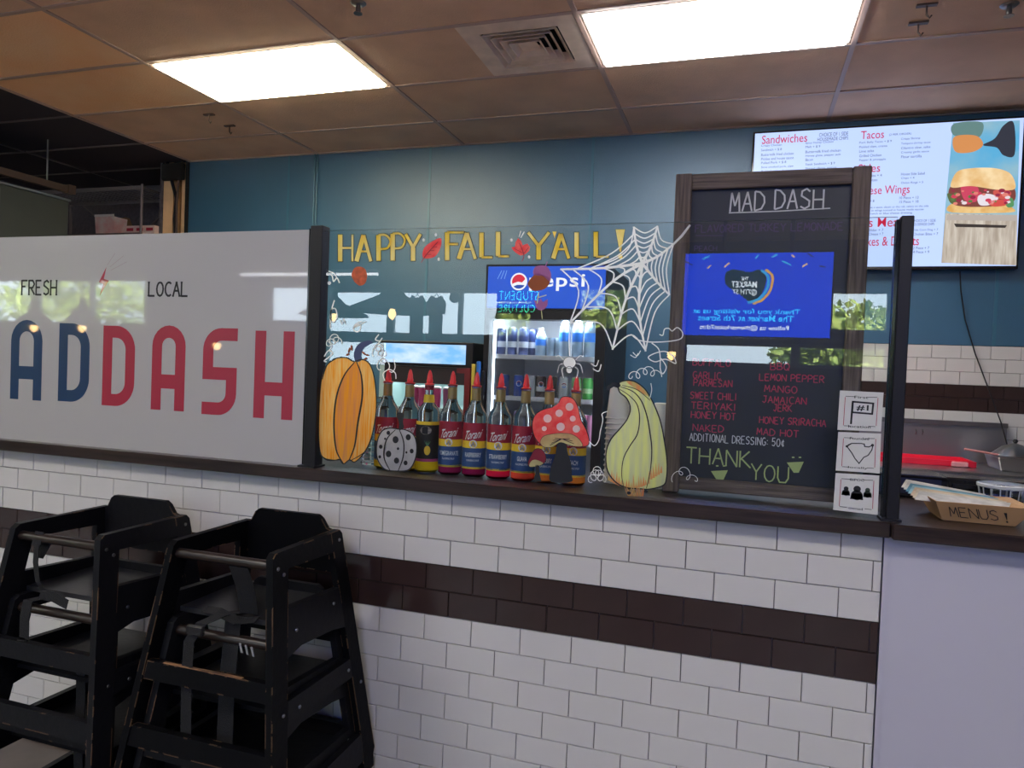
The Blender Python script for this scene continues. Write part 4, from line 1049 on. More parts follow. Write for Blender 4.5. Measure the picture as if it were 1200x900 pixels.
# ================================================================ MENU SCREEN ON THE WALL
def em(name, col, s=1.0): return mat(name, col, .45, emit=s * .66)
YT = 2.79
a = G(885, 155.5, YT); c = G(1190.5, 311.5, YT)
tx0, tx1, tz0, tz1 = a.x, c.x, c.z, G(1040, 147.5, YT).z
tv = thing('menu_screen', 'large wall mounted screen showing the food menu and a sandwich picture', 'screen', ((tx0 + tx1) / 2, YT + .03, tz0))
mk('bezel', box(tx0 - .012, YT + .001, tz0 - .018, tx1 + .012, YT + .055, tz1 + .012), m_blackgl, tv, bevel=.003)
mk('wall_bracket', box(tx0 + .4, YT + .055, tz0 + .25, tx1 - .4, YW - .001, tz1 - .25), m_black, tv)
mk('display', box(tx0, YT - .001, tz0, tx1, YT + .002, tz1), m_menu_bg, tv)
YTT = YT - .0022
def tvt(s, l, r, t, b, m, nm='menu_lettering', bold=.004, parent=tv, y=YTT):
    pl = G(l, (t + b) / 2, y); pr = G(r, (t + b) / 2, y); pt = G((l + r) / 2, t, y); pb = G((l + r) / 2, b, y)
    return mk(nm, lift(fit(text2(s, 1, 0, bold), pl.x, pb.z, pr.x, pt.z), onplane(y)), m, parent)
tvt('Sandwiches', 893, 946, 157.5, 167.5, m_scr_red); tvt('Tacos', 1009, 1036, 153, 162.5, m_scr_red)
tvt('Sides', 1006, 1031.5, 192, 202, m_scr_red); tvt('Cheese Wings', 1000, 1066, 217.5, 230.5, m_scr_red)
tvt('Kids Meals', 998, 1062, 255, 266, m_scr_red); tvt('Cakes & Donuts', 1004, 1077, 277, 288, m_scr_red)
rows_ = [('CHOICE OF 1 SIDE', 960, 994, 155, 159.5), ('HOUSEMADE CHIPS', 958, 994, 160.5, 164.5), ('(2 PER ORDER)', 1042, 1068, 156, 159)]
def blk(l, r, y0, n, words, dy=5.0, seed=1, slope=0.0):
    rd = random.Random(seed)
    for k in range(n):
        w = words[k % len(words)]; q = l + min(r - l, 1.72 * len(w))
        rows_.append((w, l, q, y0 + k * dy, y0 + k * dy + 3.1))
blk(892, 930, 169, 8, ['Crispy Chicken', 'Sandwich + $ 8', 'Buttermilk fried chicken', 'Pickles and house sauce', 'Pulled Pork + $ 8', 'Slow smoked pork, slaw', 'Pickled onion, bun', 'Veggie Sandwich + $ 8'], seed=2)
blk(944, 990, 165.5, 9, ['Spicy Honey Chicken', 'Melt + $ 9', 'Buttermilk fried chicken', 'Honey glaze, pepper jack', 'Bacon', 'Steak Sandwich + $ 9', 'Shaved ribeye, onions', 'Provolone, toasted roll', 'House sauce'], seed=3)
blk(1007, 1048, 165, 5, ['Pork Belly Tacos + $ 9', 'Pickled slaw, crema', 'Lime salsa', 'Grilled Chicken', 'Pepper & pineapple', 'Queso fresco, lime', 'Corn tortilla'], seed=4, dy=5.2)
blk(1056, 1103, 161, 5, ['Crispy Shrimp', 'Tempura shrimp tacos', 'Cilantro slaw, salsa', 'Creamy garlic sauce', 'Flour tortilla'], seed=5, dy=5.2)
blk(1056, 1096, 202, 3, ['House Side Salad', 'Chips + 4', 'Onion Rings + 5'], seed=6, dy=5.3); blk(1018, 1040, 204, 2, ['Fries + 4', 'Potato'], seed=7, dy=5.3)
blk(1054, 1078, 230, 2, ['10 Piece + 13', '15 Piece + 18'], seed=8, dy=4.7); blk(1016, 1028, 234, 1, ['6 + 8'], seed=8)
blk(1012, 1088, 241, 3, ['Choose a sauce, classic or dry rub, celery on the side', 'Bone in wings tossed in house made sauces', 'Add ranch or blue cheese dressing'], seed=9, dy=3.8)
blk(1069, 1101, 257, 2, ['CHOICE OF 1 SIDE', 'HOUSEMADE CHIPS'], seed=10, dy=4.2); blk(1070, 1101, 268, 2, ['Kids Corn Dog + 7', 'Chicken Bites + 7'], seed=11, dy=4.6)
blk(1070, 1090, 289, 2, ['2 Piece + 7', '4 Piece + 9'], seed=12, dy=4.6); blk(1018, 1042, 268, 2, ['Slider + 7', 'Cheese + 7'], seed=13, dy=4.6)
# split every line into its real slant: text baseline follows the screen, not the frame
for s, l, r, t, b in rows_: tvt(s, l, r, t, b, m_scr_ink, 'menu_small_print', 0.0)
def tvs(P, m, nm, y, label=None, smooth=True):
    q = [(G(a, b, y).x, G(a, b, y).z) for a, b in (spl(P, True) if smooth else P)]
    return mk(nm, lift(poly2(q), onplane(y)), m, tv, label=label)
tvs([(1117, 144), (1190.8 + 4.4, 141), (1190.6, 311), (1103, 308), (1108, 240)], mat('pic_sky_teal', (.10, .40, .66), .5, emit=.6, col2=(.30, .48, .55), vscale=4), 'picture', YTT, 'sandwich photo on the right side of the screen', False)
tvs([(1118, 145), (1150, 143), (1150, 158), (1138, 163), (1117, 158)], em('pic_green', (.14, .26, .25), .8), 'picture_blur', YTT - .0006)
tvs([(1117, 162), (1130, 158), (1146, 160), (1152, 170), (1140, 178), (1120, 178)], em('pic_orange', (.72, .30, .10), .8), 'picture_blur', YTT - .0008)
tvs([(1152, 170), (1166, 162), (1176, 147), (1188, 144), (1189, 181), (1176, 182), (1168, 173)], em('pic_dark', (.05, .055, .08), .6), 'picture_blur', YTT - .0008)
tvs([(1108, 250), (1192, 252), (1191, 311), (1103, 308)], mat('pic_wood', (.62, .56, .48), .5, emit=.6, col2=(.36, .30, .24), vscale=6, stretch=(9, 1, 1)), 'picture_table', YTT - .0006, None, False)
tvs([(1110, 252), (1192, 252), (1191, 259), (1109, 258)], em('pic_slab', (.45, .40, .36), .9), 'picture_board', YTT - .001, None, False)
tvs([(1118, 262), (1180, 264), (1178, 267), (1120, 266)], em('pic_dark2', (.07, .055, .05), .5), 'picture_shadow_gap', YTT - .001, None, False)
tvs([(1113, 240), (1130, 238), (1178, 240), (1186, 243), (1184, 249), (1116, 249)], mat('pic_bun_low', (.80, .55, .24), .5, emit=.6, col2=(.66, .36, .10), vscale=22), 'picture_bun', YTT - .0012)
tvs([(1112, 222), (1125, 215), (1160, 216), (1186, 217), (1188, 236), (1160, 242), (1118, 240)], em('pic_filling', (.22, .06, .05), .8), 'picture_filling', YTT - .0014)
for q, cc_ in (([(1126, 217), (1138, 214), (1147, 222), (1144, 236), (1130, 234)], (.60, .06, .12)), ([(1164, 224), (1176, 221), (1185, 226), (1180, 233), (1168, 232)], (.62, .10, .08)), ([(1146, 230), (1158, 227), (1170, 232), (1160, 240), (1148, 240)], (.80, .74, .80)),
               ([(1110, 227), (1118, 229), (1122, 238), (1114, 238)], (.10, .14, .05)), ([(1158, 236), (1176, 234), (1180, 240), (1164, 242)], (.65, .08, .07)), ([(1178, 236), (1186, 232), (1188, 241), (1181, 243)], (.10, .30, .12))):
    tvs(q, em('pic_fill_%d' % (cc_[0] * 100 + cc_[1] * 7777), cc_, .85), 'picture_filling', YTT - .0018)
rd_ = random.Random(5)
for k_, cc_ in enumerate(((.62, .05, .10), (.80, .70, .74), (.10, .22, .06), (.30, .02, .06), (.75, .22, .18))):
    its = []
    for q_ in range(7):
        u_, v_ = rd_.uniform(1116, 1183), rd_.uniform(223, 239); r_ = rd_.uniform(1.2, 3.4)
        p_ = G(u_, v_, YT); its.append(circ2(p_.x, p_.z, r_ * .0052, 8, r_ * .0036))
    V_ = []; F_2 = []
    for i_, (v_, f_2) in enumerate(its):
        n_ = len(V_); V_ += [(a_, YTT - .0030 - .00012 * (k_ * 7 + i_) * .2, b_) for a_, b_ in v_]; F_2 += [tuple(x_ + n_ for x_ in q_) for q_ in f_2]
    mk('picture_garnish', (V_, F_2), em('pic_garnish_%d' % k_, cc_, .85), tv, kind='stuff')
tvs([(1114, 216), (1122, 201), (1140, 197), (1165, 197), (1182, 202), (1189, 212), (1188, 222), (1166, 222), (1138, 218), (1118, 220)], mat('pic_bun_top', (.86, .66, .38), .5, emit=.62, col2=(.70, .42, .16), vscale=13), 'picture_bun', YTT - .0022)
hang = mk('power_cable', tube([tuple(G(1125, 318, 2.82)), tuple(G(1126, 340, 2.84)), tuple(G(1131, 375, 2.85)), tuple(G(1143, 415, 2.85)), tuple(G(1160, 460, 2.82)), tuple(G(1173, 495, 2.75)), tuple(G(1181, 524, 2.66))], .0038, 8), m_black,
          smooth=True, label='thin black cable hanging from the menu screen down to the kitchen counter', cat='cable')

# ================================================================ DRINKS COOLER
YC1 = 1.9; cx0, cx1 = -.305, .402; cz1 = 2.062
co = thing('drinks_cooler', 'tall black glass door drinks cooler with a lit blue sign on top', 'cooler', ((cx0 + cx1) / 2, 2.25, 0))
mk('side_panel', box(cx0, YC1 + .05, .0, cx0 + .035, 2.62, cz1), m_black, co)
mk('side_panel', box(cx1 - .035, YC1 + .05, .0, cx1, 2.62, cz1), m_black, co)
m_cin = mat('cooler_liner', (0.70, 0.72, 0.78), .5)
mk('back_liner', box(cx0 + .035, 2.58, .12, cx1 - .035, 2.62, 1.79), m_cin, co)
for q in (cx0 + .035, cx1 - .043): mk('side_liner', box(q, YC1 + .06, .12, q + .008, 2.58, 1.79), m_cin, co)
mk('base_panel', box(cx0 + .035, YC1 + .05, 0, cx1 - .035, 2.6, .12), m_black, co)
mk('head_box', box(cx0 + .035, YC1 + .02, 1.79, cx1 - .035, 2.62, cz1), m_black, co)
hdn = mk('header_sign', box(cx0 + .012, YC1 - .015, 1.815, cx1 - .012, YC1 + .019, cz1 - .012), em('sign_blue', (.012, .10, .72), .75), co, bevel=.003, label='lit blue sign')
mk('header_frame', join(box(cx0, YC1 - .012, cz1 - .0115, cx1, YC1 + .05, cz1), box(cx0, YC1 - .012, 1.80, cx1, YC1 + .05, 1.8145), box(cx0, YC1 - .012, 1.8145, cx0 + .0115, YC1 + .05, cz1 - .0115), box(cx1 - .0115, YC1 - .012, 1.8145, cx1, YC1 + .05, cz1 - .0115)), m_black, co)
ys = YC1 - .0165
sx = lambda px, py: (G(px, py, ys).x, G(px, py, ys).z)
gx, gz = sx(608, 330); gr = .0435
mk('globe_ring', lift(circ2(gx, gz, gr + .006, 32), onplane(ys + .0004)), em('logo_white', (.9, .9, .95), .9), hdn)
mk('globe_white', lift(circ2(gx, gz, gr, 32), onplane(ys)), em('logo_white', (.9, .9, .95), .9), hdn)
top = [(gx + gr * .93 * math.cos(math.radians(t)), gz + gr * .93 * math.sin(math.radians(t))) for t in range(20, 206, 12)]
wv = [(gx - gr * .6, gz - gr * .18), (gx - gr * .1, gz - gr * .02), (gx + gr * .45, gz - gr * .12)]
mk('globe_red', lift(poly2(top + wv), onplane(ys - .0006)), em('logo_red', (.75, .015, .05), .8), hdn)
bot = [(gx + gr * .93 * math.cos(math.radians(t)), gz + gr * .93 * math.sin(math.radians(t))) for t in range(222, 340, 12)]
mk('globe_blue', lift(poly2(bot + [(gx + gr * .3, gz - gr * .42), (gx - gr * .2, gz - gr * .42)]), onplane(ys - .0006)), em('logo_blue', (.01, .06, .42), .8), hdn)
x0_, z0_ = sx(620, 337); x1_, z1_ = sx(686, 316)
mk('sign_lettering', lift(fit(text2('pepsi', 1, 0, .015, space=1.1), x0_, z0_ - .018, x1_, z0_ + .075), onplane(ys)), em('logo_white', (.9, .9, .95), .9), hdn)
mk('glow_streaks', lift(join(*[ribbon2([sx(588 + 3 * k, 317), sx(583 + 4 * k, 327)], .004) for k in range(3)]), onplane(ys)), em('sign_streak', (.25, .45, .95), .8), hdn)
# door
dr = mk('door', join(box(cx0, YC1 - .012, .12, cx0 + .032, YC1 + .045, 1.798), box(cx1 - .055, YC1 - .012, .12, cx1, YC1 + .045, 1.798), box(cx0 + .032, YC1 - .012, 1.752, cx1 - .055, YC1 + .045, 1.798), box(cx0 + .032, YC1 - .012, .12, cx1 - .055, YC1 + .045, .19)), m_black, co)
mk('door_glass', box(cx0 + .032, YC1 + .010, .19, cx1 - .055, YC1 + .016, 1.752), m_cglass, dr)
mk('door_handle', box(cx0 + .008, YC1 - .05, .95, cx0 + .024, YC1 - .013, 1.45), m_blackgl, dr, bevel=.004)
for q in (cx0 + .036, cx1 - .064): mk('light_strip', box(q, YC1 + .050, .2, q + .012, YC1 + .058, 1.74), em('cooler_led', (.85, .92, 1.0), 5.0), co)
for z in (1.545, 1.305, 1.065, .80, .50):
    mk('shelf', box(cx0 + .045, YC1 + .065, z - .014, cx1 - .045, 2.55, z), m_white, co)
    mk('shelf_lip', box(cx0 + .045, YC1 + .0605, z - .020, cx1 - .045, YC1 + .0645, z + .006), mat('price_rail', (.78, .80, .86), .4), co)
area('cooler_led_light', ((cx0 + cx1) / 2, YC1 + .09, 1.77), .5, .03, 4.2, (.85, .92, 1.0), (math.radians(25), 0, 0))
m_water = mat('water_bottle', (.55, .72, .88), .1, trans=.5, ior=1.33); m_wlab = mat('water_label', (.03, .20, .70), .4)
def water(x, y, z, label, hh=.235):
    t = thing('water_bottle', label, 'bottle', (x, y, z), 'drinks in the cooler')
    r = .032
    mk('bottle_body', lathe(x, y, [(.028, z + .001), (r, z + .01), (r, z + hh * .70), (.020, z + hh * .86), (.013, z + hh * .91), (.013, z + hh * .93)], 14), m_water, t, smooth=True)
    mk('bottle_cap', lathe(x, y, [(.0145, z + hh * .93), (.0145, z + hh)], 12), m_white, t)
    mk('bottle_label', lathe(x, y, [(r + .0006, z + hh * .38), (r + .0006, z + hh * .60)], 14, caps=False), m_wlab, t, smooth=True)
def can(x, y, z, col, label, hh=.122, r=.032, band=None, logo=None, grp='cans in the cooler'):
    t = thing('drink_can', label, 'can', (x, y, z), grp)
    mk('can_body', lathe(x, y, [(r * .8, z + .0005), (r, z + .008), (r, z + hh - .010), (r * .84, z + hh - .001)], 16), mat('can_%d_%d_%d' % tuple(int(c * 200) for c in col), col, .3, metal=.3), t, smooth=True)
    mk('can_lid', lathe(x, y, [(r * .86, z + hh - .001), (r * .86, z + hh + .002), (r * .8, z + hh + .001)], 16), m_steel, t)
    if band: mk('can_band', lathe(x, y, [(r + .0006, z + hh * .3), (r + .0006, z + hh * .52)], 16, caps=False), mat('band_%d_%d_%d' % tuple(int(c * 200) for c in band), band, .4), t, smooth=True)
    if logo:
        fx = math.atan2(CAM.x - x, y - CAM.y)
        mk('can_emblem', wrap(circ2(0, z + hh * .62, .017, 16), x, y, r + .001, fx), m_lab_w, t)
        mk('can_emblem_red', wrap(poly2(arc(0, z + hh * .62, .014, .014, 10, 170, 8)), x, y, r + .0014, fx), m_lab_r, t)
        mk('can_emblem_blue', wrap(poly2(arc(0, z + hh * .62, .014, .014, 200, 340, 8)), x, y, r + .0014, fx), m_wlab, t)
yi = 2.02
names_ = ['first tall dark blue can on the top cooler shelf, leftmost', 'second tall dark blue can on the top cooler shelf', 'third tall dark blue can on the top cooler shelf', 'fourth tall dark can on the top cooler shelf, beside the pale bottle']
for k, px in enumerate((587.5, 600.5, 613.5, 623.5)):
    can(G(px, 400, yi + (.05 if k == 3 else 0)).x, yi + (.06 if k == 3 else 0), 1.546, (.02, .035, .12), names_[k], hh=.158, r=.0285, band=(.45, .47, .52), grp='drinks in the cooler')
for k, px in enumerate((588, 601, 614)):
    can(G(px, 385, yi + .18).x, yi + .18, 1.546, (.35, .42, .50), ('left', 'middle', 'right')[k] + ' silver blue can in the second row of the top cooler shelf', hh=.175, r=.028, grp='drinks in the cooler')
water(G(634, 400, yi).x, yi, 1.546, 'short pale blue bottle in the middle of the top cooler shelf', .165)
for k, px in enumerate((645, 653)): 
    mk('plastic_cup', lathe(G(px, 400, yi).x, yi + .03 * k, [(.020, 1.546), (.0235, 1.55), (.026, 1.655)], 16, caps=True), m_water, smooth=True, label=('pale cup left of the water bottles on the top cooler shelf', 'pale cup nearest the water bottles on the top cooler shelf')[k], cat='cup')
for k, px in enumerate((662, 677, 691)):
    water(G(px, 400, yi).x, yi, 1.546, ('left', 'middle', 'right')[k] + ' of the three blue labelled water bottles on the top cooler shelf')
cans = [(591, (.03, .08, .30), 'dark blue can at the left end of the second cooler shelf', None, 0), (608, (.015, .06, .34), 'blue can with round emblem on the second cooler shelf', None, 1), (623, (.50, .52, .56), 'silver can left of the black one on the second cooler shelf', None, 0),
        (634, (.05, .03, .035), 'black and silver can with round emblem on the second cooler shelf', (.5, .5, .52), 1), (647, (.03, .03, .04), 'narrow dark can on the second cooler shelf behind the spider', None, 0), (661, (.55, .56, .60), 'silver can with round emblem on the second cooler shelf', None, 1),
        (676, (.30, .62, .30), 'pale green can on the second cooler shelf', (.75, .8, .75), 0), (689, (.10, .50, .12), 'bright green can at the right end of the second cooler shelf', (.5, .75, .4), 0)]
for px, col, lb_, bd, lg in cans:
    can(G(px, 450, yi).x, yi, 1.306, col, lb_, hh=.126, r=.030, band=bd, logo=lg)
for k, (px, col) in enumerate(((592, (.35, .25, .45)), (607, (.32, .26, .50)), (640, (.45, .45, .5)), (684, (.75, .25, .45)), (693, (.70, .30, .5)))):
    can(G(px, 500, yi).x, yi, 1.066, col, ('mauve can at the left of the third cooler shelf', 'violet can on the third cooler shelf between bottle necks', 'grey can on the third cooler shelf behind the bottles', 'pink can on the third cooler shelf', 'pink can at the right end of the third cooler shelf')[k], hh=.155, r=.029)

# ================================================================ SNACK CABINET LEFT OF COOLER
mx0, mx1 = -.975, -.372
sc_ = thing('snack_cabinet', 'black countertop display cabinet with a lit blue sky picture strip', 'display cabinet', ((mx0 + mx1) / 2, 2.2, .9))
mk('cabinet_top', box(mx0, 1.90, 1.462, mx1, 2.45, 1.61), m_black, sc_, bevel=.004)
mk('sky_header', box(mx0 + .03, 1.892, 1.480, mx1 - .045, 1.8995, 1.594), mat('sky_picture', (.18, .45, .85), .5, col2=(.75, .82, .92), vscale=5, stretch=(1, 1, 2.2), emit=.75), sc_, label='lit blue sky picture strip')
mk('black_band', box(mx0 + .01, 1.905, 1.36, mx1 - .05, 1.93, 1.461), mat('band_black', (.02, .012, .014), .5), sc_)
mk('red_side', box(mx1 - .049, 1.90, .92, mx1 - .015, 2.40, 1.461), mat('dark_red_side', (.16, .012, .018), .4), sc_)
mk('red_side', box(mx1 - .10, 1.903, 1.43, mx1 - .050, 1.906, 1.459), mat('dark_red_side', (.16, .012, .018), .4), sc_)
mk('side_panel', box(mx0, 1.90, .92, mx0 + .03, 2.40, 1.461), mat('pale_teal', (.40, .55, .56), .5), sc_)
mk('back_panel', box(mx0 + .03, 2.36, .92, mx1 - .05, 2.40, 1.461), mat('pale_teal', (.40, .55, .56), .5), sc_)
mk('shelf', box(mx0 + .03, 1.93, 1.20, mx1 - .05, 2.35, 1.215), mat('pale_teal', (.40, .55, .56), .5), sc_)
mk('cabinet_base', box(mx0, 1.90, .90, mx1, 2.45, .92), m_black, sc_)
area('cabinet_light', ((mx0 + mx1) / 2 - .02, 2.05, 1.455), .45, .1, 1.1, (.85, 1.0, .98))
for k, px in enumerate((486, 495, 504, 512, 524, 530)):
    p = G(px, 465, 2.0); 
    t = thing('snack_cup', ('leftmost pink snack cup in the black cabinet', 'second pink snack cup in the black cabinet', 'third pink snack cup in the black cabinet', 'fourth pink snack cup behind the yellow labelled bottle neck', 'mauve snack cup right of the bottle neck', 'rightmost mauve snack cup in the cabinet')[k], 'cup', (p.x, 2.0, 1.216), 'pink snack cups in the cabinet')
    mk('cup_body', lathe(p.x, 2.0, [(.022, 1.2165), (.026, 1.33)], 14), mat('snack_pink' if k < 4 else 'snack_mauve', (.62, .08, .24) if k < 4 else (.35, .10, .22), .4), t, smooth=True)
    mk('cup_lid', lathe(p.x, 2.0, [(.0275, 1.3301), (.0275, 1.338), (.01, 1.345)], 14), m_white, t)
ct = thing('cabinet_stand', 'black steel stand carrying the snack cabinet', 'stand', ((mx0 + mx1) / 2, 2.2, 0))
mk('stand_top', box(mx0 - .03, 1.88, .86, mx1 + .01, 2.5, .8995), m_black, ct)
for x in (mx0, mx1 - .04):
    for y in (1.9, 2.44): mk('leg', box(x, y, 0, x + .035, y + .035, .86), m_black, ct)
yb_ = mk('folded_board', box(-.355, 1.84, 0, -.335, 1.87, G(563, 427, 1.84).z), mat('board_yellow', (.62, .48, .06), .5), label='narrow yellow board standing between snack cabinet and cooler', cat='board', bevel=.003)
bb_ = mk('folded_board', box(-.3255, 1.84, 0, -.308, 1.87, G(573, 424, 1.84).z), mat('board_blue', (.02, .14, .50), .5), label='narrow blue board standing right beside the cooler', cat='board', bevel=.003)

# ================================================================ KITCHEN COUNTER (right)
kc = thing('steel_counter', 'stainless steel kitchen counter with a tall splashback along the tiled wall', 'counter', (2.7, 2.6, 0))
kx0, kx1 = 1.55, 3.8
mk('counter_top', box(kx0, 2.30, .985, kx1, 2.868, 1.02), m_steel, kc, bevel=.004)
mk('splashback', box(kx0, 2.84, 1.0205, 2.60, 2.868, 1.235), mat('dull_steel', (.30, .28, .29), .35, metal=.9), kc)
mk('splashback_rim', box(kx0, 2.825, 1.2355, 2.60, 2.868, 1.262), mat('dark_steel', (.16, .145, .15), .4, metal=.8), kc)
mk('apron', box(kx0, 2.32, .90, kx1, 2.335, .9845), mat('dark_steel', (.16, .145, .15), .4, metal=.8), kc)
for x in (kx0 + .05, 2.6, kx1 - .1): mk('leg', tube([(x, 2.40, 0), (x, 2.40, .9)], .02, 10), m_steel, kc)
mk('undershelf', box(kx0, 2.34, .35, kx1, 2.84, .37), m_steel, kc)
for dx in (0, .035): mk('socket_clip', tube([(2.13 + dx, 2.836, 1.17), (2.13 + dx, 2.826, 1.185), (2.13 + dx, 2.836, 1.2)], .004, 6), m_bolt, kc)
rt = mk('red_tray', join(box(1.60, 2.56, 1.021, 2.36, 2.80, 1.027), box(1.60, 2.545, 1.021, 2.36, 2.56, 1.052), box(1.60, 2.80, 1.021, 2.36, 2.815, 1.052), box(2.36, 2.545, 1.021, 2.375, 2.815, 1.052), box(1.585, 2.545, 1.021, 1.60, 2.815, 1.052)),
        mat('red_board', (.85, .02, .06), .35), label='long bright red tray lying on the steel kitchen counter', cat='tray')
rc = mk('dough_scraper', box(2.25, 2.52, 1.021, 2.33, 2.54, 1.05), mat('scraper_pink', (.85, .35, .36), .4), label='small pale pink scraper in front of the red tray end', cat='scraper', bevel=.004)
fp = thing('food_pan', 'steel food pan with a tilted lid on the kitchen counter at the far right', 'pan', (2.62, 2.55, 1.021))
mk('pan_body', hexa([(2.47, 2.47, 1.021), (2.76, 2.47, 1.021), (2.76, 2.68, 1.021), (2.47, 2.68, 1.021), (2.45, 2.45, 1.095), (2.78, 2.45, 1.095), (2.78, 2.70, 1.095), (2.45, 2.70, 1.095)]), m_steel, fp, bevel=.004)
mk('pan_lid', lathe(2.56, 2.57, [(.11, 1.097), (.115, 1.102), (.06, 1.15), (.02, 1.165), (.008, 1.168)], 20), m_steel, fp, smooth=True)
mk('lid_knob', lathe(2.56, 2.57, [(.008, 1.168), (.014, 1.18), (.008, 1.19)], 10), m_black, fp, smooth=True)
mk('spoon_handle', tube([(2.30, 2.50, 1.125), (2.50, 2.52, 1.10)], .006, 8), mat('handle_pink', (.75, .32, .30), .4), fp)
wk = thing('wire_basket', 'dark wire fry basket beside the food pan at the right edge', 'basket', (2.82, 2.6, 1.021))
for k in range(6): mk('wire', tube([(2.80 + .02 * k, 2.5, 1.021), (2.80 + .02 * k, 2.5, 1.13)], .003, 6), m_black, wk)
for z in (1.03, 1.08, 1.13): mk('wire', tube([(2.79, 2.5, z), (2.93, 2.5, z), (2.93, 2.66, z), (2.79, 2.66, z), (2.79, 2.5, z)], .003, 6), m_black, wk)

# ================================================================ ON THE RIGHT COUNTER BOARD
pA = G(1062, 560, .42); pB = G(1112, 566, .42)
cd = thing('black_printer_box', 'low black box standing behind the card tray of menus', 'box', ((pA.x + pB.x) / 2, .5, ZL))
mk('box_body', box(pA.x - .12, .42, ZL + .001, pB.x, .58, pA.z), m_black, cd, bevel=.004)
mk('box_lid', box(pA.x - .12, .415, pA.z + .0005, pB.x - .004, .58, pA.z + .009), m_blackgl, cd, bevel=.002)
mk('box_front', box(pA.x - .10, .4165, ZL + .012, pB.x - .02, .4195, ZL + .07), mat('box_navy', (.012, .016, .05), .4), cd)
bb2 = thing('dark_equipment', 'long low dark appliance on the counter behind the menu tray', 'appliance', (2.1, .6, ZL))
mk('casing', box(pB.x + .01, .50, ZL + .001, 2.6, .60, ZL + .060), m_blackgl, bb2, bevel=.005)
mk('slot_rail', box(pB.x + .03, .492, ZL + .03, 2.58, .4995, ZL + .042), m_black, bb2)
pC = G(1155, 568, .36); pD = G(1204, 570, .36)
dl = thing('deli_container', 'clear ribbed plastic container behind the menu tray', 'container', ((pC.x + pD.x) / 2, .42, ZL))
w_ = .062
mk('tub', lathe(pC.x + w_, .42, [(w_ * .8, ZL + .001), (w_ * .84, ZL + .01), (w_, pC.z - .012)], 24, caps=False), m_bglass, dl, smooth=True)
mk('rim', lathe(pC.x + w_, .42, [(w_, pC.z - .012), (w_ + .005, pC.z - .010), (w_ + .005, pC.z - .002), (w_, pC.z)], 24, caps=False), mat('clear_plastic_rim', (.6, .62, .64), .2), dl, smooth=True)
mk('rib', join(*[tube([(pC.x + w_ + w_ * .9 * math.cos(t), .42 + w_ * .9 * math.sin(t), ZL + .01), (pC.x + w_ + w_ * 1.0 * math.cos(t), .42 + w_ * 1.0 * math.sin(t), pC.z - .012)], .0016, 5) for t in [2 * math.pi * k / 16 for k in range(16)]]), mat('clear_plastic_rim', (.6, .62, .64), .2), dl)

# card boat tray
zb_ = ZL + .0015; zt_ = zb_ + .050
f0, f1 = G(1104, 610, .055).x, G(1190, 615, .055).x
B = [(f0, .055, zb_), (f1, .055, zb_), (f1 + .005, .175, zb_), (f0 - .002, .175, zb_)]
Tt = [(f0 - .022, .030, zt_), (f1 + .035, .030, zt_), (f1 + .035, .215, zt_), (f0 - .028, .215, zt_)]
mt = thing('menu_tray', 'brown folded card tray hand lettered in black, holding menus', 'tray', ((f0 + f1) / 2, .12, zb_))
def slab(q, n, th=.0016):
    n = Vector(n).normalized() * th; q = [Vector(a) for a in q]
    V = [tuple(a) for a in q] + [tuple(a + n) for a in q]
    return V, [(0, 1, 2, 3), (7, 6, 5, 4), (0, 4, 5, 1), (1, 5, 6, 2), (2, 6, 7, 3), (3, 7, 4, 0)]
mk('tray_base', slab(B, (0, 0, 1)), m_kraft, mt)
fw_ = mk('tray_front', slab([B[0], B[1], Tt[1], Tt[0]], (0, 1, .3)), m_kraft, mt)
mk('tray_back', slab([B[3], B[2], Tt[2], Tt[3]], (0, -1, .3)), m_kraft, mt)
mk('tray_end', slab([B[0], B[3], Tt[3], Tt[0]], (1, 0, .3)), m_kraft, mt)
mk('tray_end', slab([B[1], B[2], Tt[2], Tt[1]], (-1, 0, .3)), m_kraft, mt)
mk('corner_fold', slab([Tt[1], Tt[2], (f1 - .01, .20, zt_ - .004), (f1 + .012, .06, zb_ + .03)], (0, 0, -1)), m_kraft, mt)
def tf(u, v):    # lettering on the slanted front
    k = v / .050; x = f0 - .02 * k + u; y = .055 - .025 * k - .0012
    return (x, y, zb_ + v)
mk('lettering', lift(join(hand('MENUS', .022, .012, .105, .026, .0022, gap=.22), poly2([(.141, .034), (.148, .034), (.145, .016), (.1435, .016)]), circ2(.1435, .0105, .0025, 10)), tf), m_ink, mt, label='black hand lettering')
cols_ = [(.70, .66, .58), (.62, .60, .55), (.10, .28, .38), (.30, .52, .58), (.68, .50, .34), (.72, .62, .45), (.66, .64, .60)]
for k, cc_ in enumerate(cols_):
    yk = .165 - .012 * k
    a_ = Vector(G(1056 + 2.6 * k, 571 + 2.4 * k, yk)); b_ = Vector(G(1150 + 5 * k, 589 + 1.8 * k, yk))
    if b_.z < zb_ + .006: b_.z = zb_ + .006
    d_ = (b_ - a_).normalized(); w_ = Vector((.018, .030, .021))
    n_ = d_.cross(w_).normalized()
    m_ = thing('paper_menu', ('rearmost cream menu leaflet in the card tray', 'cream menu leaflet second from the back in the card tray', 'dark blue menu leaflet in the card tray', 'light blue menu leaflet in the card tray', 'orange tan menu leaflet in the card tray', 'pale yellow menu leaflet in the card tray', 'frontmost white menu leaflet in the card tray')[k], 'leaflet', tuple((a_ + b_) / 2), 'menus in the card tray')
    q_ = [a_, b_, b_ + w_ * .9, a_ + w_ * .9]
    mk('leaflet', slab([tuple(v) for v in q_], tuple(n_), .0008), mat('leaflet_%d' % k, cc_, .5, col2=tuple(c * .6 for c in cc_), vscale=25, stretch=(1, 3, 1)), m_)

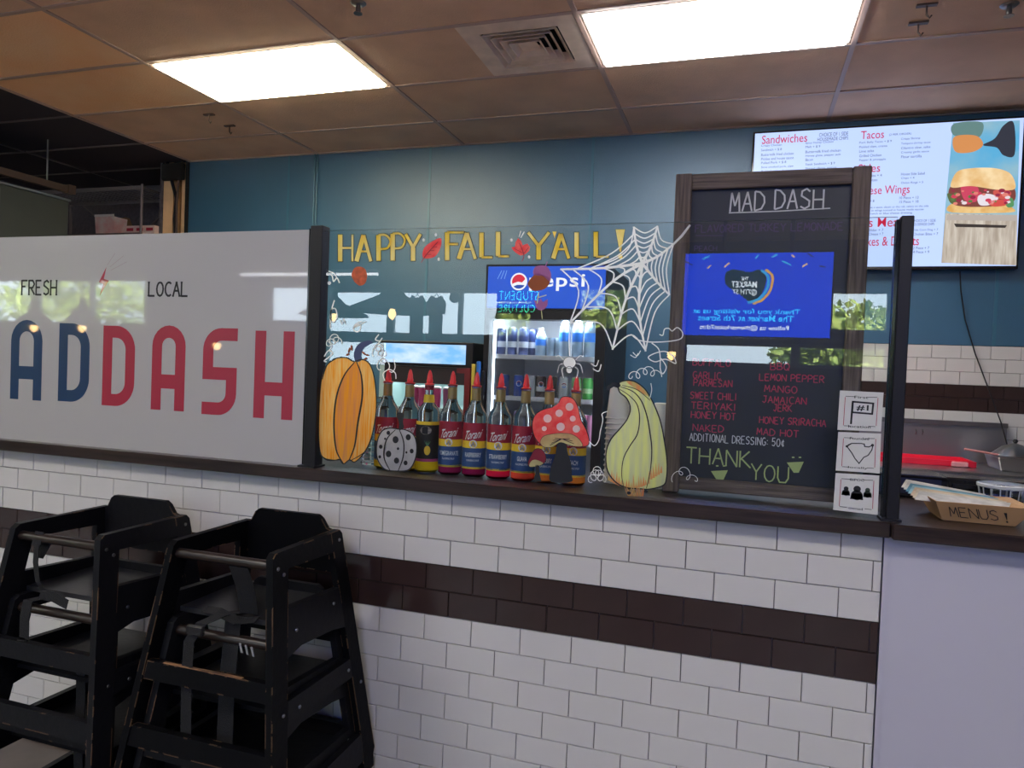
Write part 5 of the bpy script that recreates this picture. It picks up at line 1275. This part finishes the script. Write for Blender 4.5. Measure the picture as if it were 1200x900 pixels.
# ================================================================ HIGH CHAIRS
def high_chair(T, label, detail=True, yaw=0.0, worn=False):
    m_chair = m_chair_worn if worn else MATS['black_painted_wood']
    t = thing('high_chair', label, 'high chair', (T[0], T[1], T[2] - .745), 'stacked black wooden high chairs')
    wt, dt, sx_, sf, sr = .336, .333, .134, .142, .114; th = .021
    yf = lambda h: -dt / 2 - sf * h
    yr = lambda h: dt / 2 + sr * h
    ca, sa = math.cos(yaw), math.sin(yaw)
    def P(x, y, h): return (T[0] + x * ca - y * sa, T[1] + x * sa + y * ca, T[2] - h)
    def plate(s, pts):   # pts (y, h) polygon in the side plane
        V = []
        for dx in (0, th): V += [P(s * (wt / 2 + sx_ * h - dx), y, h) for y, h in pts]
        n = len(pts); F = [tuple(range(n)), tuple(range(2 * n - 1, n - 1, -1))] + [(k, (k + 1) % n, n + (k + 1) % n, n + k) for k in range(n)]
        return V, F
    HB = .742; lw = .066; rw = .058
    for s in (-1, 1):
        mk('front_leg', plate(s, [(yf(.012), .012), (yf(0) + .012, 0), (yf(0) + lw, 0), (yf(.15) + lw, .15), (yf(HB) + lw * .95, HB), (yf(HB), HB)]), m_chair, t)
        mk('rear_leg', plate(s, [(yr(0) - rw, 0), (yr(0) - .010, 0), (yr(.012), .012), (yr(.70) + .004, .69), (yr(.70) - .006, .705), (yr(HB) - .014, HB), (yr(HB) - .07, HB), (yr(.6) - rw, .6)]), m_chair, t)
        mk('arm_rail', plate(s, [(yf(0) + lw, 0), (yr(0) - rw, 0), (yr(.06) - rw, .058), (yf(.05) + lw, .050)]), m_chair, t)
        mk('seat_rail', plate(s, [(yf(.15) + lw, .150), (yr(.165) - rw, .165), (yr(.285) - rw, .285), (yr(.285) - rw - .07, .272), (yf(.262) + lw + .06, .262), (yf(.30) + lw, .275)]), m_chair_plain, t)
        mk('foot_rail', plate(s, [(yf(.38) + lw, .380), (yr(.40) - rw, .385), (yr(.44) - rw, .440), (yf(.435) + lw, .435)]), m_chair_plain, t)
        mk('floor_rail', plate(s, [(yf(.63) + lw, .630), (yr(.63) - rw, .620), (yr(.70) - rw, .700), (yf(.70) + lw, .700)]), m_chair_plain, t)
        if detail:
            for (y, h) in ((yf(.04) + .02, .04), (yf(.06) + .045, .060), (yr(.02) - .022, .028), (yf(.21) + .10, .215), (yr(.20) - .10, .200), (yf(.41) + .045, .405), (yf(.41) + .115, .412), (yr(.41) - .075, .412), (yr(.47) - .02, .47), (yf(.66) + .04, .66)):
                c = Vector(P(s * (wt / 2 + sx_ * h + .001), y, h)); dx = Vector((s * .003, 0, 0))
                mk('bolt', tube([c, c + dx], [.0055, .0045], 8), m_bolt, t)
    def cross(name, h0, h1, yo, y1_, m, inset=th, fr=True, par=t):
        V = []
        for hh in (h1, h0):
            xx = wt / 2 + sx_ * hh - inset; yb = (yf(hh) if fr else yr(hh))
            V += [P(-xx, yb + yo, hh), P(xx, yb + yo, hh), P(xx, yb + y1_, hh), P(-xx, yb + y1_, hh)]
        return mk(name, hexa(V), m, par)
    cross('footrest', .318, .366, .004, .024, m_chair)
    if worn:
        V = []
        for hh, dz_ in ((.318, .0002), (.318, .0016)):
            xx = wt / 2 + sx_ * hh - th; yb = yf(hh)
            V += [P(-xx * .72, yb + .003, hh - dz_), P(xx * .60, yb + .003, hh - dz_), P(xx * .60, yb + .014, hh - dz_), P(-xx * .72, yb + .014, hh - dz_)]
        mk('worn_edge', hexa(V), m_wear, t, label='paint worn to bare brown wood along the footrest edge')
    cross('front_rail', .488, .540, .004, .024, m_chair)
    cross('rear_rail', .62, .69, -.026, -.006, m_chair_plain, fr=False)
    xx = wt / 2 + sx_ * .035 - th
    mk('dowel', tube([P(-xx, yf(.035) + .026, .036), P(xx, yf(.035) + .026, .036)], .0135, 12), m_dowel, t, smooth=True)
    xs = wt / 2 + sx_ * .2 - th
    V = [P(-xs, yf(.2) + .085, .212), P(xs, yf(.2) + .085, .212), P(xs, yr(.2) - .02, .212), P(-xs, yr(.2) - .02, .212), P(-xs, yf(.2) + .085, .198), P(xs, yf(.2) + .085, .198), P(xs, yr(.2) - .02, .198), P(-xs, yr(.2) - .02, .198)]
    mk('seat', hexa(V), mat('seat_black_sheen', (.025, .025, .028), .33, bump=.05), t)  # black seat, its grey from reflected light put into the colour
    xs = wt / 2 + sx_ * .43 - th
    V = [P(-xs, yf(.43) + .10, .44), P(xs, yf(.43) + .10, .44), P(xs, yr(.43) - .04, .44), P(-xs, yr(.43) - .04, .44), P(-xs, yf(.43) + .10, .428), P(xs, yf(.43) + .10, .428), P(xs, yr(.43) - .04, .428), P(-xs, yr(.43) - .04, .428)]
    mk('lower_shelf', hexa(V), m_chair_plain, t)
    # backrest with a raised middle
    prof = [(-.147, .0), (-.135, -.004), (-.118, -.032), (-.104, -.042), (.104, -.042), (.118, -.032), (.135, -.004), (.147, 0), (.158, .13), (-.158, .13)]
    V = [P(x, yr(max(h, 0)) - .030 + .10 * min(0, h), h) for x, h in prof] + [P(x, yr(max(h, 0)) - .014 + .10 * min(0, h), h) for x, h in prof]
    n = len(prof)
    mk('backrest', (V, [tuple(range(n)), tuple(range(2 * n - 1, n - 1, -1))] + [(k, (k + 1) % n, n + (k + 1) % n, n + k) for k in range(n)]), m_chair, t)
    return t, P, yf
def strap(path, w, name, parent, m=m_strap, wdir=(1, 0, 0)):
    wd = Vector(wdir).normalized() * w / 2; V = []; Fc = []
    pts = [Vector(p) for p in path]
    for i, p in enumerate(pts):
        d = (pts[min(i + 1, len(pts) - 1)] - pts[max(i - 1, 0)]).normalized(); nn = d.cross(wd).normalized() * .0012
        V += [tuple(p - wd + nn), tuple(p + wd + nn), tuple(p + wd - nn), tuple(p - wd - nn)]
    for i in range(len(pts) - 1):
        for k in range(4): Fc.append((4 * i + k, 4 * i + (k + 1) % 4, 4 * i + 4 + (k + 1) % 4, 4 * i + 4 + k))
    n = len(pts) * 4; Fc += [(3, 2, 1, 0), (n - 4, n - 3, n - 2, n - 1)]
    return mk(name, (V, Fc), m, parent)
m_buck = mat('buckle_black', (.014, .014, .016), .25)
TR = (-.176, -.266, .967); TL = (-.714, -.300, .964); DZ = .213
tA, PA, yfA = high_chair(TR, 'upper black high chair of the right stack, its arm edges worn to bare wood', worn=True)
tB, PB, _ = high_chair((TR[0] + .004, TR[1] + .004, TR[2] - DZ), 'lower black high chair nested under the right stack')
tC, PC, yfC = high_chair(TL, 'upper black high chair of the left stack with a strap looped over its bar')
tD, PD, _ = high_chair((TL[0] - .003, TL[1] + .006, TL[2] - DZ), 'lower black high chair nested under the left stack')
# straps
def q(P, l): return [P(*a) for a in l]
y_ = -.17
for P_, t_, xo in ((PC, tC, -.075),):
    strap(q(P_, [(xo, y_ + .008, .055), (xo - .002, y_ + .02, .018), (xo, y_ + .045, .050), (xo + .008, y_ + .010, .090)]), .034, 'strap_loop', t_)
    strap(q(P_, [(xo + .006, y_ + .006, .052), (xo + .012, y_ - .002, .10), (xo + .018, y_ + .002, .155), (xo + .03, y_ + .02, .20), (xo + .045, y_ + .05, .212)]), .018, 'strap', t_)
    strap(q(P_, [(xo + .05, y_ + .02, .198), (xo + .01, y_ - .02, .205), (xo + .005, y_ - .026, .25), (xo + .005, y_ - .026, .31)]), .034, 'strap', t_)
    strap(q(P_, [(xo + .03, y_ + .0, .190), (xo + .07, y_ + .01, .196), (xo + .11, y_ + .02, .215)]), .026, 'strap', t_, wdir=(0, .3, 1))
    c = P_(xo + .002, y_ - .028, .33); mk('buckle', box(c[0] - .020, c[1] - .006, c[2] - .016, c[0] + .020, c[1] + .006, c[2] + .014), m_buck, t_, bevel=.003)
    strap(q(P_, [(.055, y_ + .05, .37), (.06, y_ + .05, .50), (.055, y_ + .05, .66), (.06, y_ + .05, .73)]), .034, 'strap', t_)
for P_, t_ in ((PA, tA),):
    strap(q(P_, [(.02, y_ + .10, .197), (.0, y_ + .02, .185), (-.03, y_ - .02, .20), (-.06, y_ - .03, .25), (-.065, y_ - .03, .36), (-.06, y_ - .03, .56), (-.065, y_ + .0, .73)]), .034, 'strap', t_)
    strap(q(P_, [(.05, y_ + .02, .05), (.052, y_ + .05, .12), (.05, y_ + .07, .19)]), .060, 'crotch_strap', t_)
    strap(q(P_, [(-.09, y_ + .06, .196), (-.02, y_ + .03, .182), (.05, y_ + .02, .196), (.09, y_ + .05, .196)]), .030, 'strap', t_, wdir=(0, 1, .3))
    strap(q(P_, [(.03, y_ + .03, .20), (.032, y_ + .01, .36), (.03, y_ + .01, .55), (.03, y_ + .01, .72)]), .050, 'strap', t_)
    for k in range(3):
        c = P_(.085 + .018 * k, y_ + .00, .255 + .002 * k); mk('webbing_slot', hexa([(c[0] - .003, c[1] - .002, c[2] - .012), (c[0] + .003, c[1] - .002, c[2] - .012), (c[0] + .003, c[1], c[2] - .012), (c[0] - .003, c[1], c[2] - .012), (c[0] - .010, c[1] - .002, c[2] + .012), (c[0] - .004, c[1] - .002, c[2] + .012), (c[0] - .004, c[1], c[2] + .012), (c[0] - .010, c[1], c[2] + .012)]), mat('slot_grey', (.25, .25, .26), .6), t_)
    c = P_(-.035, y_ - .035, .215); mk('buckle', box(c[0] - .026, c[1] - .008, c[2] - .012, c[0] + .026, c[1] + .006, c[2] + .014), m_buck, t_, bevel=.003)

# ================================================================ DINING ROOM BEHIND THE CAMERA (seen in the glass)
m_dwall = mat('dining_wall', (0.10, 0.13, 0.16), .7); m_mull = mat('window_frame_grey', (.22, .25, .27), .4)
def wallx(name, lab, x0, x1, y0, y1):
    r = struct_root(name, ((x0 + x1) / 2, (y0 + y1) / 2, 0)); mk('panel', box(x0, y0, 0, x1, y1, H + .25), m_dwall, r); return r
wallx('wall_left', '', XL - .2, XL, YB, 6.2); wallx('wall_right', '', XR, XR + .2, YB, 6.2)
wr = struct_root('wall_dining', (0, YB, 0))
cols = [(XL, -11.4, []), (-11.4, -7.9, [(1.90, 2.66)]), (-7.9, -5.65, []), (-5.65, -4.9, [(2.0, 2.56)]), (-4.9, -4.66, []), (-4.66, -3.62, [(1.40, 1.79), (1.86, 2.50)]), (-3.62, -1.52, [(1.86, 2.50)]),
        (-1.52, -.95, []), (-.95, -.25, [(1.98, 2.55)]), (-.25, .4, []), (.4, 1.70, [(1.60, 1.88)]), (1.70, 2.7, [(1.60, 1.88), (2.02, 2.52)]), (2.7, XR, [])]
wn = 0
for x0, x1, ops in cols:
    z = 0
    for a_, b_ in ops + [(H + .25, H + .25)]:
        if a_ > z: mk('wall_panel', box(x0, YB, z, x1, YB + .2, a_), m_dwall, wr)
        z = b_
    for a_, b_ in ops:
        wn += 1
        wd = struct_root('window_%d' % wn, ((x0 + x1) / 2, YB + .1, a_)); n = max(1, round((x1 - x0) / 1.1))
        fr_ = [box(x0, YB + .06, a_, x1, YB + .14, a_ + .04), box(x0, YB + .06, b_ - .04, x1, YB + .14, b_)] + [box(x0 + (x1 - x0 - .05) * k / n, YB + .06, a_ + .04, x0 + (x1 - x0 - .05) * k / n + .05, YB + .14, b_ - .04) for k in range(n + 1)]
        mk('window_frame', join(*fr_), m_mull, wd)
        mk('pane', box(x0 + .05, YB + .095, a_ + .04, x1 - .05, YB + .1, b_ - .04), clear('window_glass', (.95, .97, .97), 1.3), wd)
gr = mk('ground', box(-40, -60, -.3, 40, YB - .2, -.12), mat('pale_concrete', (.42, .41, .39), .9), kind='structure')
def tree(x, y, h, r, label, seed):
    rd = random.Random(seed); t = thing('street_tree', label, 'tree', (x, y, -.12))
    mk('trunk', tube([(x, y, -.12), (x + .1, y, h * .35), (x, y + .1, h * .7)], [.14, .10, .05], 8), mat('bark', (.08, .06, .045), .9), t)
    V = []; Fc = []
    for k in range(2600):
        d = Vector((rd.gauss(0, 1), rd.gauss(0, 1), rd.gauss(0, 1))).normalized() * (rd.random() ** .45) * r
        c = Vector((x, y, h * .72)) + Vector((d.x, d.y, d.z * .8)); s = rd.uniform(.06, .12)
        a_ = Vector((rd.gauss(0, 1), rd.gauss(0, 1), rd.gauss(0, 1))).normalized() * s; b_ = a_.cross(Vector((rd.gauss(0, 1), rd.gauss(0, 1), rd.gauss(0, 1)))).normalized() * s * .6
        i = len(V); V += [tuple(c - a_), tuple(c + b_), tuple(c + a_), tuple(c - b_)]; Fc.append((i, i + 1, i + 2, i + 3))
    mk('foliage', (V, Fc), mat('sunlit_leaves', (.42, .50, .10), .6, col2=(.16, .26, .06), vscale=2), t, kind='stuff')
tree(-1.2, -11.5, 3.6, 1.1, 'leafy yellow green street tree outside the dining room window', 1)
tree(-3.1, -13.0, 3.4, 1.0, 'smaller street tree outside, left in the reflection beside the cooler', 2)
tree(2.6, -10.5, 2.6, 1.1, 'street tree outside the low right dining window', 3)
tree(-14.5, -11.5, 3.6, 1.8, 'broad street tree outside the far left dining window', 4)
SUN = None

m_bulb = em('warm_bulb', (1.0, .62, .25), 22.0)
def pendant(x, z, y, label, r=.24, shade=True):
    t = thing('pendant_lamp', label, 'lamp', (x, y, z), 'pendant lamps over the dining room')
    mk('cord', tube([(x, y, z + .30), (x, y, H)], .005, 6), m_black, t)
    if shade: mk('lamp_shade', lathe(x, y, [(r, z + .02), (r * .93, z + .045), (r * .30, z + .16), (.035, z + .24), (.03, z + .30)], 24, caps=False), mat('lamp_shade_dark', (.03, .035, .04), .5), t, smooth=True)
    mk('bulb', lathe(x, y, [(.004, z - .045), (.028, z - .02), (.034, z + .01), (.02, z + .05), (.012, z + .08)], 14), m_bulb, t, smooth=True)
pendant(-1.733, 1.885, -3.5, 'dark barn shade pendant lamp reflected beside the hanging shirts', .40)
pq = G(392, 372, 5.2)
pendant(pq.x, pq.z, -5.2, 'dark pendant lamp reflected next to the post', .40)
pendant(-3.526, 1.571, -3.5, 'pendant lamp reflected in the frosted panel between the red letters', .2)
pendant(-5.16, 1.70, -3.5, 'pendant lamp reflected over the navy D', .2)
pendant(-5.80, 1.69, -3.5, 'pendant lamp reflected over the navy A', .2)
pendant(.60, 1.62, -3.6, 'small bright pendant bulb reflected right of the web', .12)
# tube light
tl = thing('strip_light', 'long thin strip light hung from the dining room ceiling', 'ceiling light', (-4.4, -5.4, 2.6))
p1 = G(383, 321.5, 5.4); p2 = G(443, 321.5, 5.4)
mk('tube', box(p1.x - 1.2, -5.42, p1.z - .012, p2.x, -5.38, p1.z + .012), em('strip_tube', (.95, .97, 1.0), 10), tl)
mk('housing', box(p1.x - 1.2, -5.45, p1.z + .0125, p2.x, -5.35, p1.z + .05), m_white, tl)
for x in (p1.x - .9, p2.x - .1): mk('hanger', tube([(x, -5.4, p1.z + .05), (x, -5.4, H)], .004, 6), m_black, tl)
# hanging shirts
m_shirt = mat('shirt_cloth', (.035, .05, .07), .9)
for k, (a_, b_, lb_) in enumerate(((478, 501, 'left of two dark t-shirts hanging in the dining room window'), (500, 524, 'right of two dark t-shirts hanging in the dining room window'))):
    Y = 6.3; p = G(a_, 346, Y); r_ = G(b_, 346, Y); bz = G(490, 402, Y).z; w2 = (r_.x - p.x); c = (p.x + r_.x) / 2; zt2 = p.z
    t = thing('hanging_shirt', lb_, 't-shirt', (c, -Y, bz))
    o_ = [(c - w2 * .30, bz), (c + w2 * .30, bz), (c + w2 * .31, zt2 - .20), (c + w2 * .42, zt2 - .24), (c + w2 * .47, zt2 - .10), (c + w2 * .24, zt2), (c + w2 * .08, zt2 - .03), (c - w2 * .08, zt2 - .03), (c - w2 * .24, zt2), (c - w2 * .47, zt2 - .10), (c - w2 * .42, zt2 - .24), (c - w2 * .31, zt2 - .20)]
    n = len(o_); V = [(x, -Y - .02, z) for x, z in o_] + [(x, -Y + .02, z) for x, z in o_]
    mk('shirt_body', (V, [tuple(range(n)), tuple(range(2 * n - 1, n - 1, -1))] + [(i, (i + 1) % n, n + (i + 1) % n, n + i) for i in range(n)]), m_shirt, t)
    mk('hanger', tube([(c - w2 * .2, -Y, zt2 - .06), (c, -Y, zt2 + .02), (c + w2 * .2, -Y, zt2 - .06)], .006, 6), m_black, t)
    mk('hanger_wire', tube([(c, -Y, zt2 + .02), (c, -Y, H)], .003, 6), m_black, t)
for px, lb_ in ((452, 'round dark disc ornament hanging left of the shirts'), (533, 'round dark disc ornament hanging right of the shirts')):
    p = G(px, 349, 6.0); t = thing('hanging_disc', lb_, 'ornament', (p.x, -6.0, p.z))
    mk('disc', tube([(p.x, -6.02, p.z), (p.x, -5.98, p.z)], .062, 20), m_shirt, t); mk('cord', tube([(p.x, -6.0, p.z + .06), (p.x, -6.0, H)], .003, 6), m_black, t)
# dark furniture band under the window
sb = thing('wall_shelf', 'long dark shelving unit under the dining room windows', 'shelf', (-2.8, -6.9, 0))
mk('carcass', box(-4.6, -6.98, 0, -1.5, -6.7, 1.15), mat('shelf_dark', (.03, .04, .05), .6), sb)
for k in range(4): mk('door', box(-4.58 + .775 * k, -6.699, .06, -3.83 + .775 * k, -6.68, 1.12), mat('shelf_dark2', (.05, .06, .075), .5), sb)

# blue thank-you screen (its mirror image shows in the glass)
YS = 4.0
sa, sb_ = G(803.5, 297, YS), G(972, 398, YS); sz1 = G(890, 296.5, YS).z; sz0 = G(890, 394.5, YS).z
ds = thing('hanging_screen', 'blue thank-you screen hanging in the dining room, mirrored in the glass', 'screen', ((sa.x + sb_.x) / 2, -YS, sz0))
mk('bezel', box(sa.x - .012, -YS - .05, sz0 - .012, sb_.x + .012, -YS - .001, sz1 + .012), m_blackgl, ds)
mk('display', box(sa.x, -YS - .0009, sz0, sb_.x, -YS + .001, sz1), em('screen_blue', (.002, .05, .80), 9.0), ds)
for x in (sa.x + .3, sb_.x - .3): mk('ceiling_pole', tube([(x, -YS - .03, sz1), (x, -YS - .03, H)], .016, 8), m_black, ds)
def smap(y): return lambda u, v: (G(u, v, YS).x, -YS + y, G(u, v, YS).z)
def sart(nm, items, m, y=.0022): return mk(nm, lift(join(*items), smap(y)), m, ds)
sart('heart_emblem', [poly2(spl([(881, 355), (868, 346), (851, 334), (850, 322), (857, 316), (868, 317), (878, 319), (890, 316), (897, 322), (897, 334), (890, 348)], True))], em('heart_teal', (.012, .10, .16), 2.5))
sart('heart_band', [ribbon2(spl([(892, 317), (900, 324), (899, 338), (890, 350), (876, 355)]), 3.0)], em('band_cyan', (.03, .42, .85), 9.0), .0026)
sart('heart_band', [ribbon2(spl([(897, 316), (905, 324), (903, 339), (894, 351), (882, 356)]), 3.0)], em('band_orange', (.80, .40, .08), 9), .0024)
def stext(s, l, r, t, b, m):   # reads correctly when seen from the counter
    v, f = fit(text2(s, 1, 0, .015), 0, 0, 1, 1)
    A_ = G(l, (t + b) / 2, YS).x; B_ = G(r, (t + b) / 2, YS).x; zt3 = G((l + r) / 2, t, YS).z; zb3 = G((l + r) / 2, b, YS).z
    mk('screen_lettering', ([(B_ + (A_ - B_) * a_, -YS + .003, zb3 + (zt3 - zb3) * c_) for a_, c_ in v], f), m, ds)
m_sw = em('screen_white', (.75, .85, .9), 11.0); m_sc = em('screen_cyan', (.02, .45, .95), 15.0)
stext('THE', 869, 877, 324.5, 328.5, m_sw); stext('MARKET', 857, 887, 330, 337, m_sw); stext('@7TH ST.', 857, 887, 339, 346.5, m_sw)
stext('Thank you for visiting us at', 812, 938, 362, 369.5, m_sc); stext('The Market at 7th Street', 818, 930, 369.5, 376.5, m_sc); stext('Follow us @themarketat7thst', 820, 924, 381, 388, m_sw)
cf = [((823, 304), (832, 300)), ((849, 313), (855, 308)), ((802, 306), (812, 311)), ((916, 306), (927, 311)), ((940, 313), (946, 309)), ((960, 312), (967, 313)), ((904, 302), (911, 298)), ((928, 299), (931, 302)), ((946, 297), (953, 301)), ((885, 303), (889, 299)), ((829, 315), (833, 311))]
for k, (a_, b_) in enumerate(cf):
    sart('confetti', [ribbon2([a_, b_], 1.8)], em(('conf_cyan', 'conf_gold', 'conf_navy')[k % 3], ((.05, .5, .9), (.85, .55, .25), (.03, .02, .15))[k % 3], 9))
# neon wall lettering (its mirror image falls on the cooler sign)
YN = 6.4
def neon(s, l, r, t, b, col, lab):
    A_ = G(l, (t + b) / 2, YN); B_ = G(r, (t + b) / 2, YN); zt3 = G((l + r) / 2, t, YN).z; zb3 = G((l + r) / 2, b, YN).z
    v, f = fit(text2(s, 1, 0, -.01, space=1.15), 0, 0, 1, 1)
    V = [(B_.x + (A_.x - B_.x) * a_, -YN, zb3 + (zt3 - zb3) * c_) for a_, c_ in v]
    t_ = thing('neon_sign', lab, 'sign', ((A_.x + B_.x) / 2, -YN - .02, zb3))
    mk('neon_lettering', (V, f), em('neon_' + s[:3].lower(), col, 20.0), t_)
    mk('backing', box(A_.x - .03, -YN - .03, zb3 - .015, B_.x + .03, -YN - .004, zt3 + .015), m_black, t_)
    mk('bracket', join(*[box(x, YB + .2, zb3 + .02, x + .02, -YN - .031, zb3 + .05) for x in (A_.x + .05, B_.x - .05)]), m_black, t_)
neon('STUDENT', 585, 631, 341, 352, (.02, .45, .75), 'cyan neon word on the dining wall, mirrored over the cooler sign')
neon('CULTURE', 585, 627, 357, 366, (.03, .55, .30), 'green neon word on the dining wall, mirrored under the cyan one')
